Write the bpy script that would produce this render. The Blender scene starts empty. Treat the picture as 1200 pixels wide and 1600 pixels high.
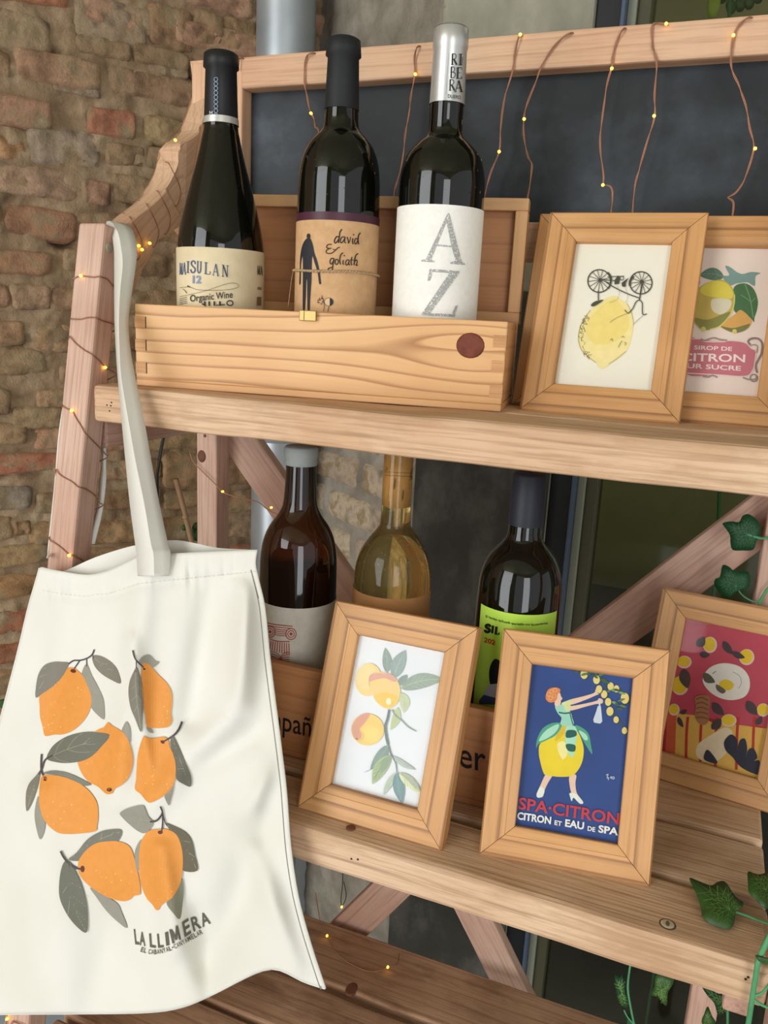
import bpy, bmesh, math, random
from mathutils import Vector, Matrix, noise
from mathutils.geometry import tessellate_polygon
random.seed(7)
SC = bpy.context.scene
COL = SC.collection
R_ = math.radians

# ------------------------------------------------------------------ camera
FPX = 1269.035
CX, CY = 600.0, 800.0
AX = Vector((0.92344475, 0.13127122, -0.36057962))    # world X in (right, down, forward)
AY = Vector((0.38069986, -0.19552462, 0.90379076))
AZ_ = Vector((0.04813953, -0.97187344, -0.23053112))
CAM = Vector((0.0, 0.0, 1.3))
def c2w(v): return Vector((AX.dot(v), AY.dot(v), AZ_.dot(v)))
cam_d = bpy.data.cameras.new('camera'); cam = bpy.data.objects.new('camera', cam_d); COL.objects.link(cam)
cam_d.sensor_fit = 'HORIZONTAL'; cam_d.sensor_width = 36.0; cam_d.lens = 36.0 * FPX / 1200.0
cam_d.clip_start = 0.02; cam_d.clip_end = 100
r_, u_, b_ = c2w(Vector((1, 0, 0))), c2w(Vector((0, -1, 0))), c2w(Vector((0, 0, -1)))
cam.matrix_world = Matrix(((r_.x, u_.x, b_.x, CAM.x), (r_.y, u_.y, b_.y, CAM.y), (r_.z, u_.z, b_.z, CAM.z), (0, 0, 0, 1)))
SC.camera = cam

# ------------------------------------------------------------------ light
world = bpy.data.worlds.new('overcast'); SC.world = world; world.use_nodes = True
world.node_tree.nodes['Background'].inputs[0].default_value = (0.95, 0.98, 1.0, 1)
world.node_tree.nodes['Background'].inputs[1].default_value = 0.78
def area(name, loc, target, sx, sy, power, col):
    l = bpy.data.lights.new(name, 'AREA'); l.shape = 'RECTANGLE'; l.size = sx; l.size_y = sy; l.energy = power; l.color = col
    o = bpy.data.objects.new(name, l); COL.objects.link(o); o.location = loc
    o.rotation_euler = (Vector(target) - Vector(loc)).to_track_quat('-Z', 'Y').to_euler()
    return o
# daylight entering by the tall doorway behind and left of the photographer
area('doorway_daylight', (-1.75, -2.35, 1.30), (-0.8, 0.6, 1.1), 1.8, 2.8, 84, (0.97, 0.985, 1.0))
# and by the street-side opening, enlarged and moved to brighten the lower shelf
area('street_daylight_fill', (1.55, -2.2, 1.1), (-0.2, 0.7, 0.95), 1.0, 2.4, 36, (0.95, 0.975, 1.0))
SC.view_settings.view_transform = 'Standard'; SC.view_settings.look = 'None'
SC.view_settings.exposure = -0.02; SC.view_settings.gamma = 1.0; SC.view_settings.use_curve_mapping = False

# ------------------------------------------------------------------ geometry helpers
def ray(px, py): return c2w(Vector(((px - CX) / FPX, (py - CY) / FPX, 1.0)))
def atd(px, py, d): return CAM + ray(px, py) * d
def onpl(px, py, P, n):
    r = ray(px, py); return CAM + r * ((P - CAM).dot(n) / r.dot(n))
def onX(px, py, x): return onpl(px, py, Vector((x, 0, 0)), Vector((1, 0, 0)))
def onY(px, py, y): return onpl(px, py, Vector((0, y, 0)), Vector((0, 1, 0)))
def onZ(px, py, z): return onpl(px, py, Vector((0, 0, z)), Vector((0, 0, 1)))
def depth_of(p): return (p - CAM).dot(c2w(Vector((0, 0, 1))))

def lin(c):
    c /= 255.0
    return c / 12.92 if c <= 0.04045 else ((c + 0.055) / 1.055) ** 2.4
def hexc(h, a=1.0):
    h = h.lstrip('#'); return (lin(int(h[0:2], 16)), lin(int(h[2:4], 16)), lin(int(h[4:6], 16)), a)

WM = {}                                            # world matrices while building
def link(name, me, parent=None, M=None, mat=None, smooth=False):
    o = bpy.data.objects.new(name, me); COL.objects.link(o)
    M = M.copy() if M is not None else Matrix()
    WM[o.name] = M
    if parent is not None:
        o.parent = parent; o.matrix_local = WM[parent.name].inverted() @ M
    else:
        o.matrix_local = M
    if mat is not None and me is not None and not me.materials: me.materials.append(mat)
    if smooth and me is not None:
        for p in me.polygons: p.use_smooth = True
    return o
def empty(name, label, cat, M=None, loc=None, group=None):
    if M is None: M = Matrix.Translation(Vector(loc or (0, 0, 0)))
    o = link(name, None, None, M); o.empty_display_size = 0.05
    return tag(o, label, cat, group)
def tag(o, label, cat, group=None):
    o['label'] = label; o['category'] = cat
    if group: o['group'] = group
    return o
def struct(o): o['kind'] = 'structure'; return o
def mesh(name, verts, faces):
    me = bpy.data.meshes.new(name); me.from_pydata([tuple(v) for v in verts], [], faces); me.update(); return me
def from_bm(name, bm):
    me = bpy.data.meshes.new(name); bm.to_mesh(me); bm.free(); me.update(); return me
def wmesh(name, verts, faces, parent, mat, smooth=False, M=None):
    """verts in world space, stored relative to the parent (or M)"""
    if M is None: M = WM[parent.name] if parent is not None else Matrix()
    inv = M.inverted()
    return link(name, mesh(name, [inv @ Vector(v) for v in verts], faces), parent, M, mat, smooth)
def box_me(name, sx, sy, sz, bev=0.0015, seg=2, centre=(0, 0, 0), wob=0.0, cuts=0, seed=0):
    bm = bmesh.new(); bmesh.ops.create_cube(bm, size=1.0)
    for v in bm.verts: v.co = Vector((v.co.x * sx, v.co.y * sy, v.co.z * sz))
    if cuts:
        ed = [e for e in bm.edges if abs(e.verts[0].co.x - e.verts[1].co.x) > sx * 0.5]
        bmesh.ops.subdivide_edges(bm, edges=ed, cuts=cuts)
    if bev:
        ed = [e for e in bm.edges if len(e.link_faces) == 2 and e.calc_face_angle(0) > 0.5]
        bmesh.ops.bevel(bm, geom=ed, offset=bev, segments=seg, affect='EDGES', profile=0.5)
    for v in bm.verts:
        if wob:
            q = v.co * 14 + Vector((seed * 7.3, seed * 1.7, 0))
            v.co += Vector((0, noise.noise(q), noise.noise(q + Vector((3, 9, 4))))) * wob
        v.co += Vector(centre)
    return from_bm(name, bm)
def frame_mat(o, x, y, z):
    return Matrix(((x.x, y.x, z.x, o.x), (x.y, y.y, z.y, o.y), (x.z, y.z, z.z, o.z), (0, 0, 0, 1)))
def plank(name, parent, mat, p0, p1, wdir, W, T, bev=0.002, wob=0.0006, cuts=10):
    """board from p0 to p1 (centre line), width W along wdir, thickness T"""
    p0, p1 = Vector(p0), Vector(p1); x = (p1 - p0); L = x.length; x.normalize()
    y = Vector(wdir); y = (y - x * x.dot(y)).normalized(); z = x.cross(y)
    me = box_me(name, L, W, T, bev, 2, wob=wob, cuts=cuts, seed=random.random() * 50)
    return link(name, me, parent, frame_mat((p0 + p1) / 2, x, y, z), mat, False)
def catmull(pts, n=6, closed=False):
    P = [Vector(p) for p in pts]; N = len(P); out = []
    if N < 3 and not closed: return P
    rng = range(N) if closed else range(N - 1)
    for i in rng:
        if closed: a, b, c, d = P[(i - 1) % N], P[i], P[(i + 1) % N], P[(i + 2) % N]
        else: a, b, c, d = P[max(i - 1, 0)], P[i], P[i + 1], P[min(i + 2, N - 1)]
        for k in range(n):
            t = k / n
            out.append(0.5 * ((2 * b) + (c - a) * t + (2 * a - 5 * b + 4 * c - d) * t * t + (3 * b - a - 3 * c + d) * t ** 3))
    if not closed: out.append(P[-1])
    return out
def tube_vf(pts, rad, seg=6, closed=False, v0=0):
    P = [Vector(p) for p in pts]; vs, fs = [], []
    N = len(P); up = Vector((0.13, 0.21, 0.97))
    for i, p in enumerate(P):
        t = (P[min(i + 1, N - 1)] - P[max(i - 1, 0)])
        if t.length < 1e-9: t = Vector((0, 0, 1))
        t.normalize(); a = t.cross(up)
        if a.length < 0.05: a = t.cross(Vector((1, 0, 0)))
        a.normalize(); b = t.cross(a); r = rad(i / (N - 1)) if callable(rad) else rad
        for k in range(seg):
            w = 2 * math.pi * k / seg; vs.append(p + a * (r * math.cos(w)) + b * (r * math.sin(w)))
    for i in range(N - 1):
        for k in range(seg):
            k2 = (k + 1) % seg
            fs.append((v0 + i * seg + k, v0 + i * seg + k2, v0 + (i + 1) * seg + k2, v0 + (i + 1) * seg + k))
    fs.append(tuple(v0 + k for k in reversed(range(seg)))); fs.append(tuple(v0 + (N - 1) * seg + k for k in range(seg)))
    return vs, fs
def tube(name, pts, rad, parent, mat, seg=6):
    vs, fs = tube_vf(pts, rad, seg); return wmesh(name, vs, fs, parent, mat, True)
def lathe_me(name, prof, seg=48, t0=0.0, t1=None):
    """prof: (r, z) list, closed round unless t1 given"""
    full = t1 is None; t1 = 2 * math.pi if full else t1
    vs, fs = [], []; n = seg if full else seg + 1
    for r, z in prof:
        for k in range(n):
            a = t0 + (t1 - t0) * k / seg; vs.append((r * math.cos(a), r * math.sin(a), z))
    for i in range(len(prof) - 1):
        for k in range(seg):
            k2 = (k + 1) % n
            fs.append((i * n + k, i * n + k2, (i + 1) * n + k2, (i + 1) * n + k))
    return mesh(name, vs, fs)

# ------------------------------------------------------------------ materials
def nt(name):
    m = bpy.data.materials.new(name); m.use_nodes = True
    t = m.node_tree; return m, t, t.nodes['Principled BSDF']
def nd(t, typ, **kw):
    n = t.nodes.new(typ)
    for k, v in kw.items(): setattr(n, k, v)
    return n
def ramp(t, stops, fac=None):
    n = nd(t, 'ShaderNodeValToRGB'); e = n.color_ramp.elements
    while len(e) < len(stops): e.new(0.5)
    for i, (p, c) in enumerate(stops): e[i].position = p; e[i].color = c
    if fac is not None: t.links.new(fac, n.inputs[0])
    return n
def mixc(t, a, b, fac, mode='MIX'):
    n = nd(t, 'ShaderNodeMix', data_type='RGBA', blend_type=mode)
    for s, v in ((n.inputs[6], a), (n.inputs[7], b), (n.inputs[0], fac)):
        if hasattr(v, 'is_linked'): t.links.new(v, s)
        else: s.default_value = v
    return n.outputs[2]
def bump(t, p, h, strength, dist=0.001):
    b = nd(t, 'ShaderNodeBump'); b.inputs['Strength'].default_value = strength; b.inputs['Distance'].default_value = dist
    t.links.new(h, b.inputs['Height']); t.links.new(b.outputs[0], p.inputs['Normal']); return b
def wood(name, light, dark, line, rough=0.55, wave=55.0, dist=5.0, stretch=0.05, lines=0.55, pores=0.4, bs=0.25, knot=None, stain=None, shift=0.0):
    m, t, p = nt(name); L = t.links.new
    tc = nd(t, 'ShaderNodeTexCoord'); oi = nd(t, 'ShaderNodeObjectInfo')
    sh = nd(t, 'ShaderNodeVectorMath', operation='SCALE'); sh.inputs[0].default_value = (3.1, 0.7, 0.9); L(oi.outputs['Random'], sh.inputs['Scale'])
    ad = nd(t, 'ShaderNodeVectorMath', operation='ADD'); L(tc.outputs['Object'], ad.inputs[0]); L(sh.outputs[0], ad.inputs[1])
    vec = ad.outputs[0]
    if knot:                                        # grain swings round a knot
        d = nd(t, 'ShaderNodeVectorMath', operation='SUBTRACT'); L(tc.outputs['Object'], d.inputs[0]); d.inputs[1].default_value = knot
        sx = nd(t, 'ShaderNodeVectorMath', operation='MULTIPLY'); L(d.outputs[0], sx.inputs[0]); sx.inputs[1].default_value = (14, 0, 32)
        ln = nd(t, 'ShaderNodeVectorMath', operation='LENGTH'); L(sx.outputs[0], ln.inputs[0])
        e1 = nd(t, 'ShaderNodeMath', operation='POWER'); e1.inputs[0].default_value = 0.35; L(ln.outputs['Value'], e1.inputs[1])
        sg = nd(t, 'ShaderNodeSeparateXYZ'); L(d.outputs[0], sg.inputs[0])
        th = nd(t, 'ShaderNodeMath', operation='MULTIPLY'); L(sg.outputs['Z'], th.inputs[0]); th.inputs[1].default_value = 90
        tn = nd(t, 'ShaderNodeMath', operation='TANH'); L(th.outputs[0], tn.inputs[0])
        mu = nd(t, 'ShaderNodeMath', operation='MULTIPLY'); L(tn.outputs[0], mu.inputs[0]); L(e1.outputs[0], mu.inputs[1])
        mu2 = nd(t, 'ShaderNodeMath', operation='MULTIPLY'); L(mu.outputs[0], mu2.inputs[0]); mu2.inputs[1].default_value = -0.028
        cm = nd(t, 'ShaderNodeCombineXYZ'); L(mu2.outputs[0], cm.inputs['Z'])
        a2 = nd(t, 'ShaderNodeVectorMath', operation='ADD'); L(vec, a2.inputs[0]); L(cm.outputs[0], a2.inputs[1]); vec = a2.outputs[0]
    mp = nd(t, 'ShaderNodeMapping'); mp.inputs['Scale'].default_value = (stretch, 1.0, 1.0); mp.inputs['Rotation'].default_value = (R_(38), 0, 0); L(vec, mp.inputs[0])
    wv = nd(t, 'ShaderNodeTexWave', wave_type='BANDS', bands_direction='Y', wave_profile='SAW')
    wv.inputs['Scale'].default_value = wave; wv.inputs['Distortion'].default_value = dist
    wv.inputs['Detail'].default_value = 2.0; wv.inputs['Detail Scale'].default_value = 0.6; L(mp.outputs[0], wv.inputs[0])
    mp2 = nd(t, 'ShaderNodeMapping'); mp2.inputs['Scale'].default_value = (14, 420, 420); L(vec, mp2.inputs[0])
    fine = nd(t, 'ShaderNodeTexNoise'); fine.inputs['Scale'].default_value = 1.0; fine.inputs['Detail'].default_value = 3; L(mp2.outputs[0], fine.inputs[0])
    big = nd(t, 'ShaderNodeTexNoise'); big.inputs['Scale'].default_value = 9.0; big.inputs['Detail'].default_value = 4; L(vec, big.inputs[0])
    base = ramp(t, [(0.3, hexc(dark)), (0.7, hexc(light))], big.outputs[0]).outputs[0]
    lr = ramp(t, [(0.0, (0, 0, 0, 1)), (0.72, (0.12, 0.12, 0.12, 1)), (0.93, (1, 1, 1, 1)), (1.0, (0.1, 0.1, 0.1, 1))], wv.outputs['Fac'])
    lm = nd(t, 'ShaderNodeMath', operation='MULTIPLY'); L(lr.outputs[0], lm.inputs[0]); lm.inputs[1].default_value = lines
    c1 = mixc(t, base, hexc(line), lm.outputs[0])
    pr = ramp(t, [(0.32, (0.55, 0.5, 0.46, 1)), (0.52, (1, 1, 1, 1))], fine.outputs[0])
    c2 = mixc(t, c1, pr.outputs[0], pores, 'MULTIPLY')
    if stain:
        sn = nd(t, 'ShaderNodeTexNoise'); sn.inputs['Scale'].default_value = 22; sn.inputs['Detail'].default_value = 6; sn.inputs['Roughness'].default_value = 0.65
        mp3 = nd(t, 'ShaderNodeMapping'); mp3.inputs['Scale'].default_value = (0.5, 1.6, 1.6); L(vec, mp3.inputs[0]); L(mp3.outputs[0], sn.inputs[0])
        sr = ramp(t, [(0.50, (0, 0, 0, 1)), (0.66, (1, 1, 1, 1))], sn.outputs[0])
        sm = nd(t, 'ShaderNodeMath', operation='MULTIPLY'); L(sr.outputs[0], sm.inputs[0]); sm.inputs[1].default_value = 0.6
        c2 = mixc(t, c2, hexc(stain), sm.outputs[0])
    hs = nd(t, 'ShaderNodeHueSaturation'); L(c2, hs.inputs['Color'])
    vr = nd(t, 'ShaderNodeMapRange'); L(oi.outputs['Random'], vr.inputs[0]); vr.inputs[3].default_value = 0.92; vr.inputs[4].default_value = 1.06; L(vr.outputs[0], hs.inputs['Value'])
    L(hs.outputs[0], p.inputs['Base Color']); p.inputs['Roughness'].default_value = rough
    bump(t, p, fine.outputs[0], bs, 0.0008); return m
def mottled(name, stops, scale=12.0, detail=6.0, rough=0.9, bs=0.5, bdist=0.004, mscale=(1, 1, 1), rnd=0.0, spec=0.3):
    m, t, p = nt(name); L = t.links.new
    tc = nd(t, 'ShaderNodeTexCoord'); oi = nd(t, 'ShaderNodeObjectInfo')
    mp = nd(t, 'ShaderNodeMapping'); mp.inputs['Scale'].default_value = mscale; L(tc.outputs['Object'], mp.inputs[0])
    sh = nd(t, 'ShaderNodeVectorMath', operation='SCALE'); sh.inputs[0].default_value = (7, 5, 3); L(oi.outputs['Random'], sh.inputs['Scale']); L(sh.outputs[0], mp.inputs['Location'])
    n = nd(t, 'ShaderNodeTexNoise'); n.inputs['Scale'].default_value = scale; n.inputs['Detail'].default_value = detail; n.inputs['Roughness'].default_value = 0.62; L(mp.outputs[0], n.inputs[0])
    c = ramp(t, [(q, hexc(h)) for q, h in stops], n.outputs[0]).outputs[0]
    if rnd:
        hs = nd(t, 'ShaderNodeHueSaturation'); L(c, hs.inputs['Color'])
        vr = nd(t, 'ShaderNodeMapRange'); L(oi.outputs['Random'], vr.inputs[0]); vr.inputs[3].default_value = 1 - rnd; vr.inputs[4].default_value = 1 + rnd; L(vr.outputs[0], hs.inputs['Value']); c = hs.outputs[0]
    L(c, p.inputs['Base Color']); p.inputs['Roughness'].default_value = rough; p.inputs['Specular IOR Level'].default_value = spec
    n2 = nd(t, 'ShaderNodeTexNoise'); n2.inputs['Scale'].default_value = scale * 5; n2.inputs['Detail'].default_value = 8; n2.inputs['Roughness'].default_value = 0.7; L(mp.outputs[0], n2.inputs[0])
    if bs: bump(t, p, n2.outputs[0], bs, bdist)
    return m
FLAT = {}
def flat(h, rough=0.6, metal=0.0, spec=0.3):
    k = (h, rough, metal)
    if k in FLAT: return FLAT[k]
    m, t, p = nt('ink_' + h.lstrip('#')); L = t.links.new
    tc = nd(t, 'ShaderNodeTexCoord'); n = nd(t, 'ShaderNodeTexNoise'); n.inputs['Scale'].default_value = 160; n.inputs['Detail'].default_value = 3; L(tc.outputs['Object'], n.inputs[0])
    c = hexc(h); d = tuple(x * 0.95 for x in c[:3]) + (1,)
    L(ramp(t, [(0.35, d), (0.65, c)], n.outputs[0]).outputs[0], p.inputs['Base Color'])
    p.inputs['Roughness'].default_value = rough; p.inputs['Metallic'].default_value = metal; p.inputs['Specular IOR Level'].default_value = spec
    FLAT[k] = m; return m
def glassy(name, h, rough=0.04, spec=0.5, trans=0.0, ior=1.5, coat=0.0):
    m, t, p = nt(name); p.inputs['Base Color'].default_value = hexc(h); p.inputs['Roughness'].default_value = rough
    p.inputs['IOR'].default_value = ior; p.inputs['Transmission Weight'].default_value = trans; p.inputs['Specular IOR Level'].default_value = spec
    tc = nd(t, 'ShaderNodeTexCoord'); n = nd(t, 'ShaderNodeTexNoise'); n.inputs['Scale'].default_value = 380; n.inputs['Detail'].default_value = 1
    t.links.new(tc.outputs['Object'], n.inputs[0])
    r = ramp(t, [(0.70, (rough, rough, rough, 1)), (0.78, (0.35, 0.35, 0.35, 1))], n.outputs[0]); t.links.new(r.outputs[0], p.inputs['Roughness'])
    return m
def pane(name, refl=1.0, tint=(1, 1, 1, 1)):
    m = bpy.data.materials.new(name); m.use_nodes = True; t = m.node_tree; t.nodes.clear(); L = t.links.new
    out = nd(t, 'ShaderNodeOutputMaterial'); mx = nd(t, 'ShaderNodeMixShader'); tr = nd(t, 'ShaderNodeBsdfTransparent'); tr.inputs[0].default_value = tint
    gl = nd(t, 'ShaderNodeBsdfGlossy'); gl.inputs['Roughness'].default_value = 0.05; fr = nd(t, 'ShaderNodeFresnel'); fr.inputs[0].default_value = 1.45
    ml = nd(t, 'ShaderNodeMath', operation='MULTIPLY'); L(fr.outputs[0], ml.inputs[0]); ml.inputs[1].default_value = refl
    L(ml.outputs[0], mx.inputs[0]); L(tr.outputs[0], mx.inputs[1]); L(gl.outputs[0], mx.inputs[2]); L(mx.outputs[0], out.inputs[0]); return m

M_RACK = wood('rack_pine', '#ddb897', '#cda17f', '#a87858', 0.7, wave=34, dist=7, lines=0.32, pores=0.35, bs=0.35)
M_RACKD = wood('rack_leg_pine', '#cfae9b', '#b98f7a', '#946a55', 0.75, wave=30, dist=8, lines=0.22, pores=0.5, bs=0.5)
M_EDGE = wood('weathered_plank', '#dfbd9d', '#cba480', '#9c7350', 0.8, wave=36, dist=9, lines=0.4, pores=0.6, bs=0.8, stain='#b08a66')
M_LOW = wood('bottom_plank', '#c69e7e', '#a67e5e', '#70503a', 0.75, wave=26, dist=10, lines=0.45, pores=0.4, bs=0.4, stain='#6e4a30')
M_FRAME = wood('frame_pine', '#d6a36c', '#c79159', '#8f6038', 0.5, wave=30, dist=4.5, stretch=0.03, lines=0.9, pores=0.3, bs=0.15)
M_FRAME2 = wood('frame_pine_pale', '#d3a173', '#c48d5d', '#9c6d45', 0.5, wave=20, dist=6.0, stretch=0.03, lines=0.42, pores=0.25, bs=0.15)
M_BOX = wood('wine_box_pine', '#e0b07c', '#d39e69', '#b07a4c', 0.5, wave=24, dist=5, stretch=0.06, lines=0.5, pores=0.12, bs=0.12)
M_BOXF = wood('wine_box_front_pine', '#e4b57e', '#d9a66e', '#a5703f', 0.5, wave=44, dist=5.5, stretch=0.11, lines=0.9, pores=0.1, bs=0.12, knot=(0.139, 0, 0.008))
M_BOX2 = wood('old_box_pine', '#c98d5c', '#b97b4c', '#95603a', 0.55, wave=24, dist=6, stretch=0.06, lines=0.4, pores=0.2, bs=0.2)
M_BOARD = mottled('chalkboard', [(0.36, '#111315'), (0.48, '#1d2124'), (0.57, '#31373d'), (0.68, '#4d555e')], 5, 7, 0.55, 0.15, 0.0006, (0.9, 1, 2.2), spec=0.35)
M_MORTAR = mottled('mortar', [(0.25, '#75604a'), (0.5, '#9d8366'), (0.72, '#bda688')], 16, 8, 0.95, 1.0, 0.006)
M_GLASS_DARK = glassy('dark_bottle_glass', '#0a0b06', 0.03)
M_COTTON, _t, _p = nt('cotton')
_tc = nd(_t, 'ShaderNodeTexCoord'); _w1 = nd(_t, 'ShaderNodeTexWave', bands_direction='X'); _w2 = nd(_t, 'ShaderNodeTexWave', bands_direction='Z')
for _w in (_w1, _w2):
    _w.inputs['Scale'].default_value = 420; _w.inputs['Distortion'].default_value = 0.8; _t.links.new(_tc.outputs['Object'], _w.inputs[0])
_ad = nd(_t, 'ShaderNodeMath', operation='ADD'); _t.links.new(_w1.outputs['Fac'], _ad.inputs[0]); _t.links.new(_w2.outputs['Fac'], _ad.inputs[1])
_nz = nd(_t, 'ShaderNodeTexNoise'); _nz.inputs['Scale'].default_value = 9; _t.links.new(_tc.outputs['Object'], _nz.inputs[0])
_t.links.new(ramp(_t, [(0.3, hexc('#d6d3c8')), (0.7, hexc('#dfddd5'))], _nz.outputs[0]).outputs[0], _p.inputs['Base Color'])
_p.inputs['Roughness'].default_value = 0.9; _p.inputs['Specular IOR Level'].default_value = 0.15
bump(_t, _p, _ad.outputs[0], 0.12, 0.0003)
M_COPPER = flat('#a3735a', 0.45, 0.5)
M_LED, _t, _p = nt('warm_led'); _p.inputs['Emission Color'].default_value = hexc('#ffc22e'); _p.inputs['Emission Strength'].default_value = 7.0; _p.inputs['Base Color'].default_value = hexc('#ffe9a0')
M_PANE = pane('picture_glass', 0.5)

# ------------------------------------------------------------------ flat-print toolkit
FONT = {}
def font_tris(s, bold=0.0, shear=0.0):
    k = (s, bold, shear)
    if k in FONT: return FONT[k]
    cu = bpy.data.curves.new('type', 'FONT'); cu.body = s; cu.size = 1.0; cu.resolution_u = 3; cu.offset = bold; cu.shear = shear; cu.fill_mode = 'FRONT'
    ob = bpy.data.objects.new('type', cu); COL.objects.link(ob)
    bpy.context.view_layer.update()
    me = ob.evaluated_get(bpy.context.evaluated_depsgraph_get()).to_mesh(); me.calc_loop_triangles()
    vs = [Vector((v.co.x, v.co.y)) for v in me.vertices]; tr = [tuple(t.vertices) for t in me.loop_triangles]
    ob.to_mesh_clear(); bpy.data.objects.remove(ob); bpy.data.curves.remove(cu)
    FONT[k] = (vs, tr); return FONT[k]
class Art:
    def __init__(s, ox=0, oy=0, k=1.0, layered=False): s.lay = []; s.L = 0.0; s.layered = layered; s.sh = []; s.o = Vector((ox, oy)); s.k = k
    def T(s, p): return s.o + Vector((p[0], p[1])) * s.k
    def raw(s, vs, tris, col): s.L += 0.02 if s.layered else 1.0; s.lay.append(s.L); s.sh.append((vs, tris, col))
    def poly(s, pts, col):
        P = [s.T(p) for p in pts]; P = [p for i, p in enumerate(P) if (p - P[i - 1]).length > 1e-4]
        tr = tessellate_polygon([[Vector((p.x, p.y, 0)) for p in P]]); s.raw(P, tr, col)
    def blob(s, pts, col, n=5): s.L += 1.0 if s.layered else 0.0; s.poly([tuple(p) for p in catmull([Vector(p).to_2d() for p in pts], n, True)], col)
    def leaf(s, a, b, w, col, bend=0.0, vein=None, n=9, nv=3):
        """leaf from a to b, half width w, curved by bend"""
        a, b = Vector(a), Vector(b); d = b - a; q = Vector((-d.y, d.x)).normalized(); L_, R2 = [], []
        mid = []
        for i in range(n + 1):
            t = i / n; c = a + d * t + q * (bend * math.sin(math.pi * t)); e = w * (math.sin(math.pi * t ** 0.85)) ** 0.8 if 0 < t < 1 else 0
            mid.append(c); L_.append(c + q * e); R2.append(c - q * e)
        s.poly([tuple(p) for p in L_ + R2[-2:0:-1]], col)
        if vein:
            s.line([tuple(p) for p in mid[:-1]], abs(w) * 0.07, vein, sm=False)
            for i in range(1, nv + 1):
                j = int(1 + (n - 3) * i / (nv + 1)); k2 = min(j + 2, n - 1)
                for S in (L_, R2): s.line([tuple(mid[j]), tuple(mid[j].lerp(S[k2], 0.85))], abs(w) * 0.045, vein, sm=False)
    def line(s, pts, w, col, sm=True, w2=None):
        P = catmull([Vector(p).to_2d() for p in pts], 5) if sm and len(pts) > 2 else [Vector(p).to_2d() for p in pts]
        N = len(P); vs = []; w2 = w if w2 is None else w2
        for i, p in enumerate(P):
            t = P[min(i + 1, N - 1)] - P[max(i - 1, 0)]
            if t.length < 1e-9: t = Vector((1, 0))
            t.normalize(); q = Vector((-t.y, t.x)) * ((w + (w2 - w) * i / max(1, N - 1)) / 2)
            vs += [s.T(p + q), s.T(p - q)]
        tr = []
        for i in range(N - 1): tr += [(2 * i, 2 * i + 1, 2 * i + 3), (2 * i, 2 * i + 3, 2 * i + 2)]
        s.raw(vs, tr, col)
    def disc(s, c, rx, col, ry=None, rot=0.0, n=20, a0=0, a1=360):
        ry = rx if ry is None else ry; pts = []
        full = (a1 - a0) >= 360
        for i in range(n if full else n + 1):
            a = R_(a0 + (a1 - a0) * i / n); x, y = rx * math.cos(a), ry * math.sin(a); ca, sa = math.cos(R_(rot)), math.sin(R_(rot))
            pts.append((c[0] + x * ca - y * sa, c[1] + x * sa + y * ca))
        s.poly(pts, col)
    def ring(s, c, rx, w, col, ry=None, n=28):
        ry = rx if ry is None else ry
        s.line([(c[0] + rx * math.cos(2 * math.pi * i / n), c[1] + ry * math.sin(2 * math.pi * i / n)) for i in range(n + 1)], w, col, sm=False)
    def text(s, txt, p0, p1, top, col, bold=0.0, shear=0.0, box=None):
        """p0-p1 baseline ends, top = point above p0 at the height of the glyph box"""
        vs, tr = font_tris(txt, bold, shear); x0 = min(v.x for v in vs); x1 = max(v.x for v in vs)
        y0, y1 = box if box else (min(v.y for v in vs), max(v.y for v in vs))
        p0, p1, top = Vector(p0), Vector(p1), Vector(top); ex = (p1 - p0) / (x1 - x0); ey = (top - p0) / (y1 - y0)
        s.raw([s.T(p0 + ex * (v.x - x0) + ey * (v.y - y0)) for v in vs], tr, col)
    def strokes(s, glyph, p0, ex, ey, col, wt=0.17, hl=0.07):
        p0, ex, ey = Vector(p0), Vector(ex), Vector(ey); g = SERIF[glyph]
        f = lambda q: tuple(p0 + ex * q[0] + ey * q[1])
        sc = (ex.length + ey.length) / 2
        for pts, kind in g: s.line([f(q) for q in pts], (wt if kind == 'T' else hl) * sc, col, sm=len(pts) > 2)
    def build(s, name, mapper, parent, cuts=None, base=0.0003, step=0.000012):
        mats = []; vs = []; fs = []; mi = []
        for i, (P, tr, col) in enumerate(s.sh):
            m = flat(col) if isinstance(col, str) else col
            if m not in mats: mats.append(m)
            k = mats.index(m)
            bm = bmesh.new(); bv = [bm.verts.new((p.x, p.y, 0)) for p in P]
            for t_ in tr:
                try: bm.faces.new([bv[j] for j in t_])
                except ValueError: pass
            if cuts:
                for ax, stp in enumerate(cuts):
                    if not stp: continue
                    lo = min(p[ax] for p in P); hi = max(p[ax] for p in P); c = math.floor(lo / stp) + 1
                    while c * stp < hi:
                        co = Vector((0, 0, 0)); co[ax] = c * stp; no = Vector((0, 0, 0)); no[ax] = 1
                        bmesh.ops.bisect_plane(bm, geom=bm.verts[:] + bm.edges[:] + bm.faces[:], plane_co=co, plane_no=no); c += 1
            bm.verts.index_update(); off = base + step * s.lay[i]; b0 = len(vs)
            for v in bm.verts: vs.append(mapper(v.co.x, v.co.y, off))
            for f_ in bm.faces: fs.append(tuple(b0 + v.index for v in f_.verts)); mi.append(k)
            bm.free()
        o = wmesh(name, vs, fs, parent, None)
        for m in mats: o.data.materials.append(m)
        for p, k in zip(o.data.polygons, mi): p.material_index = k
        return o
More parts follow.
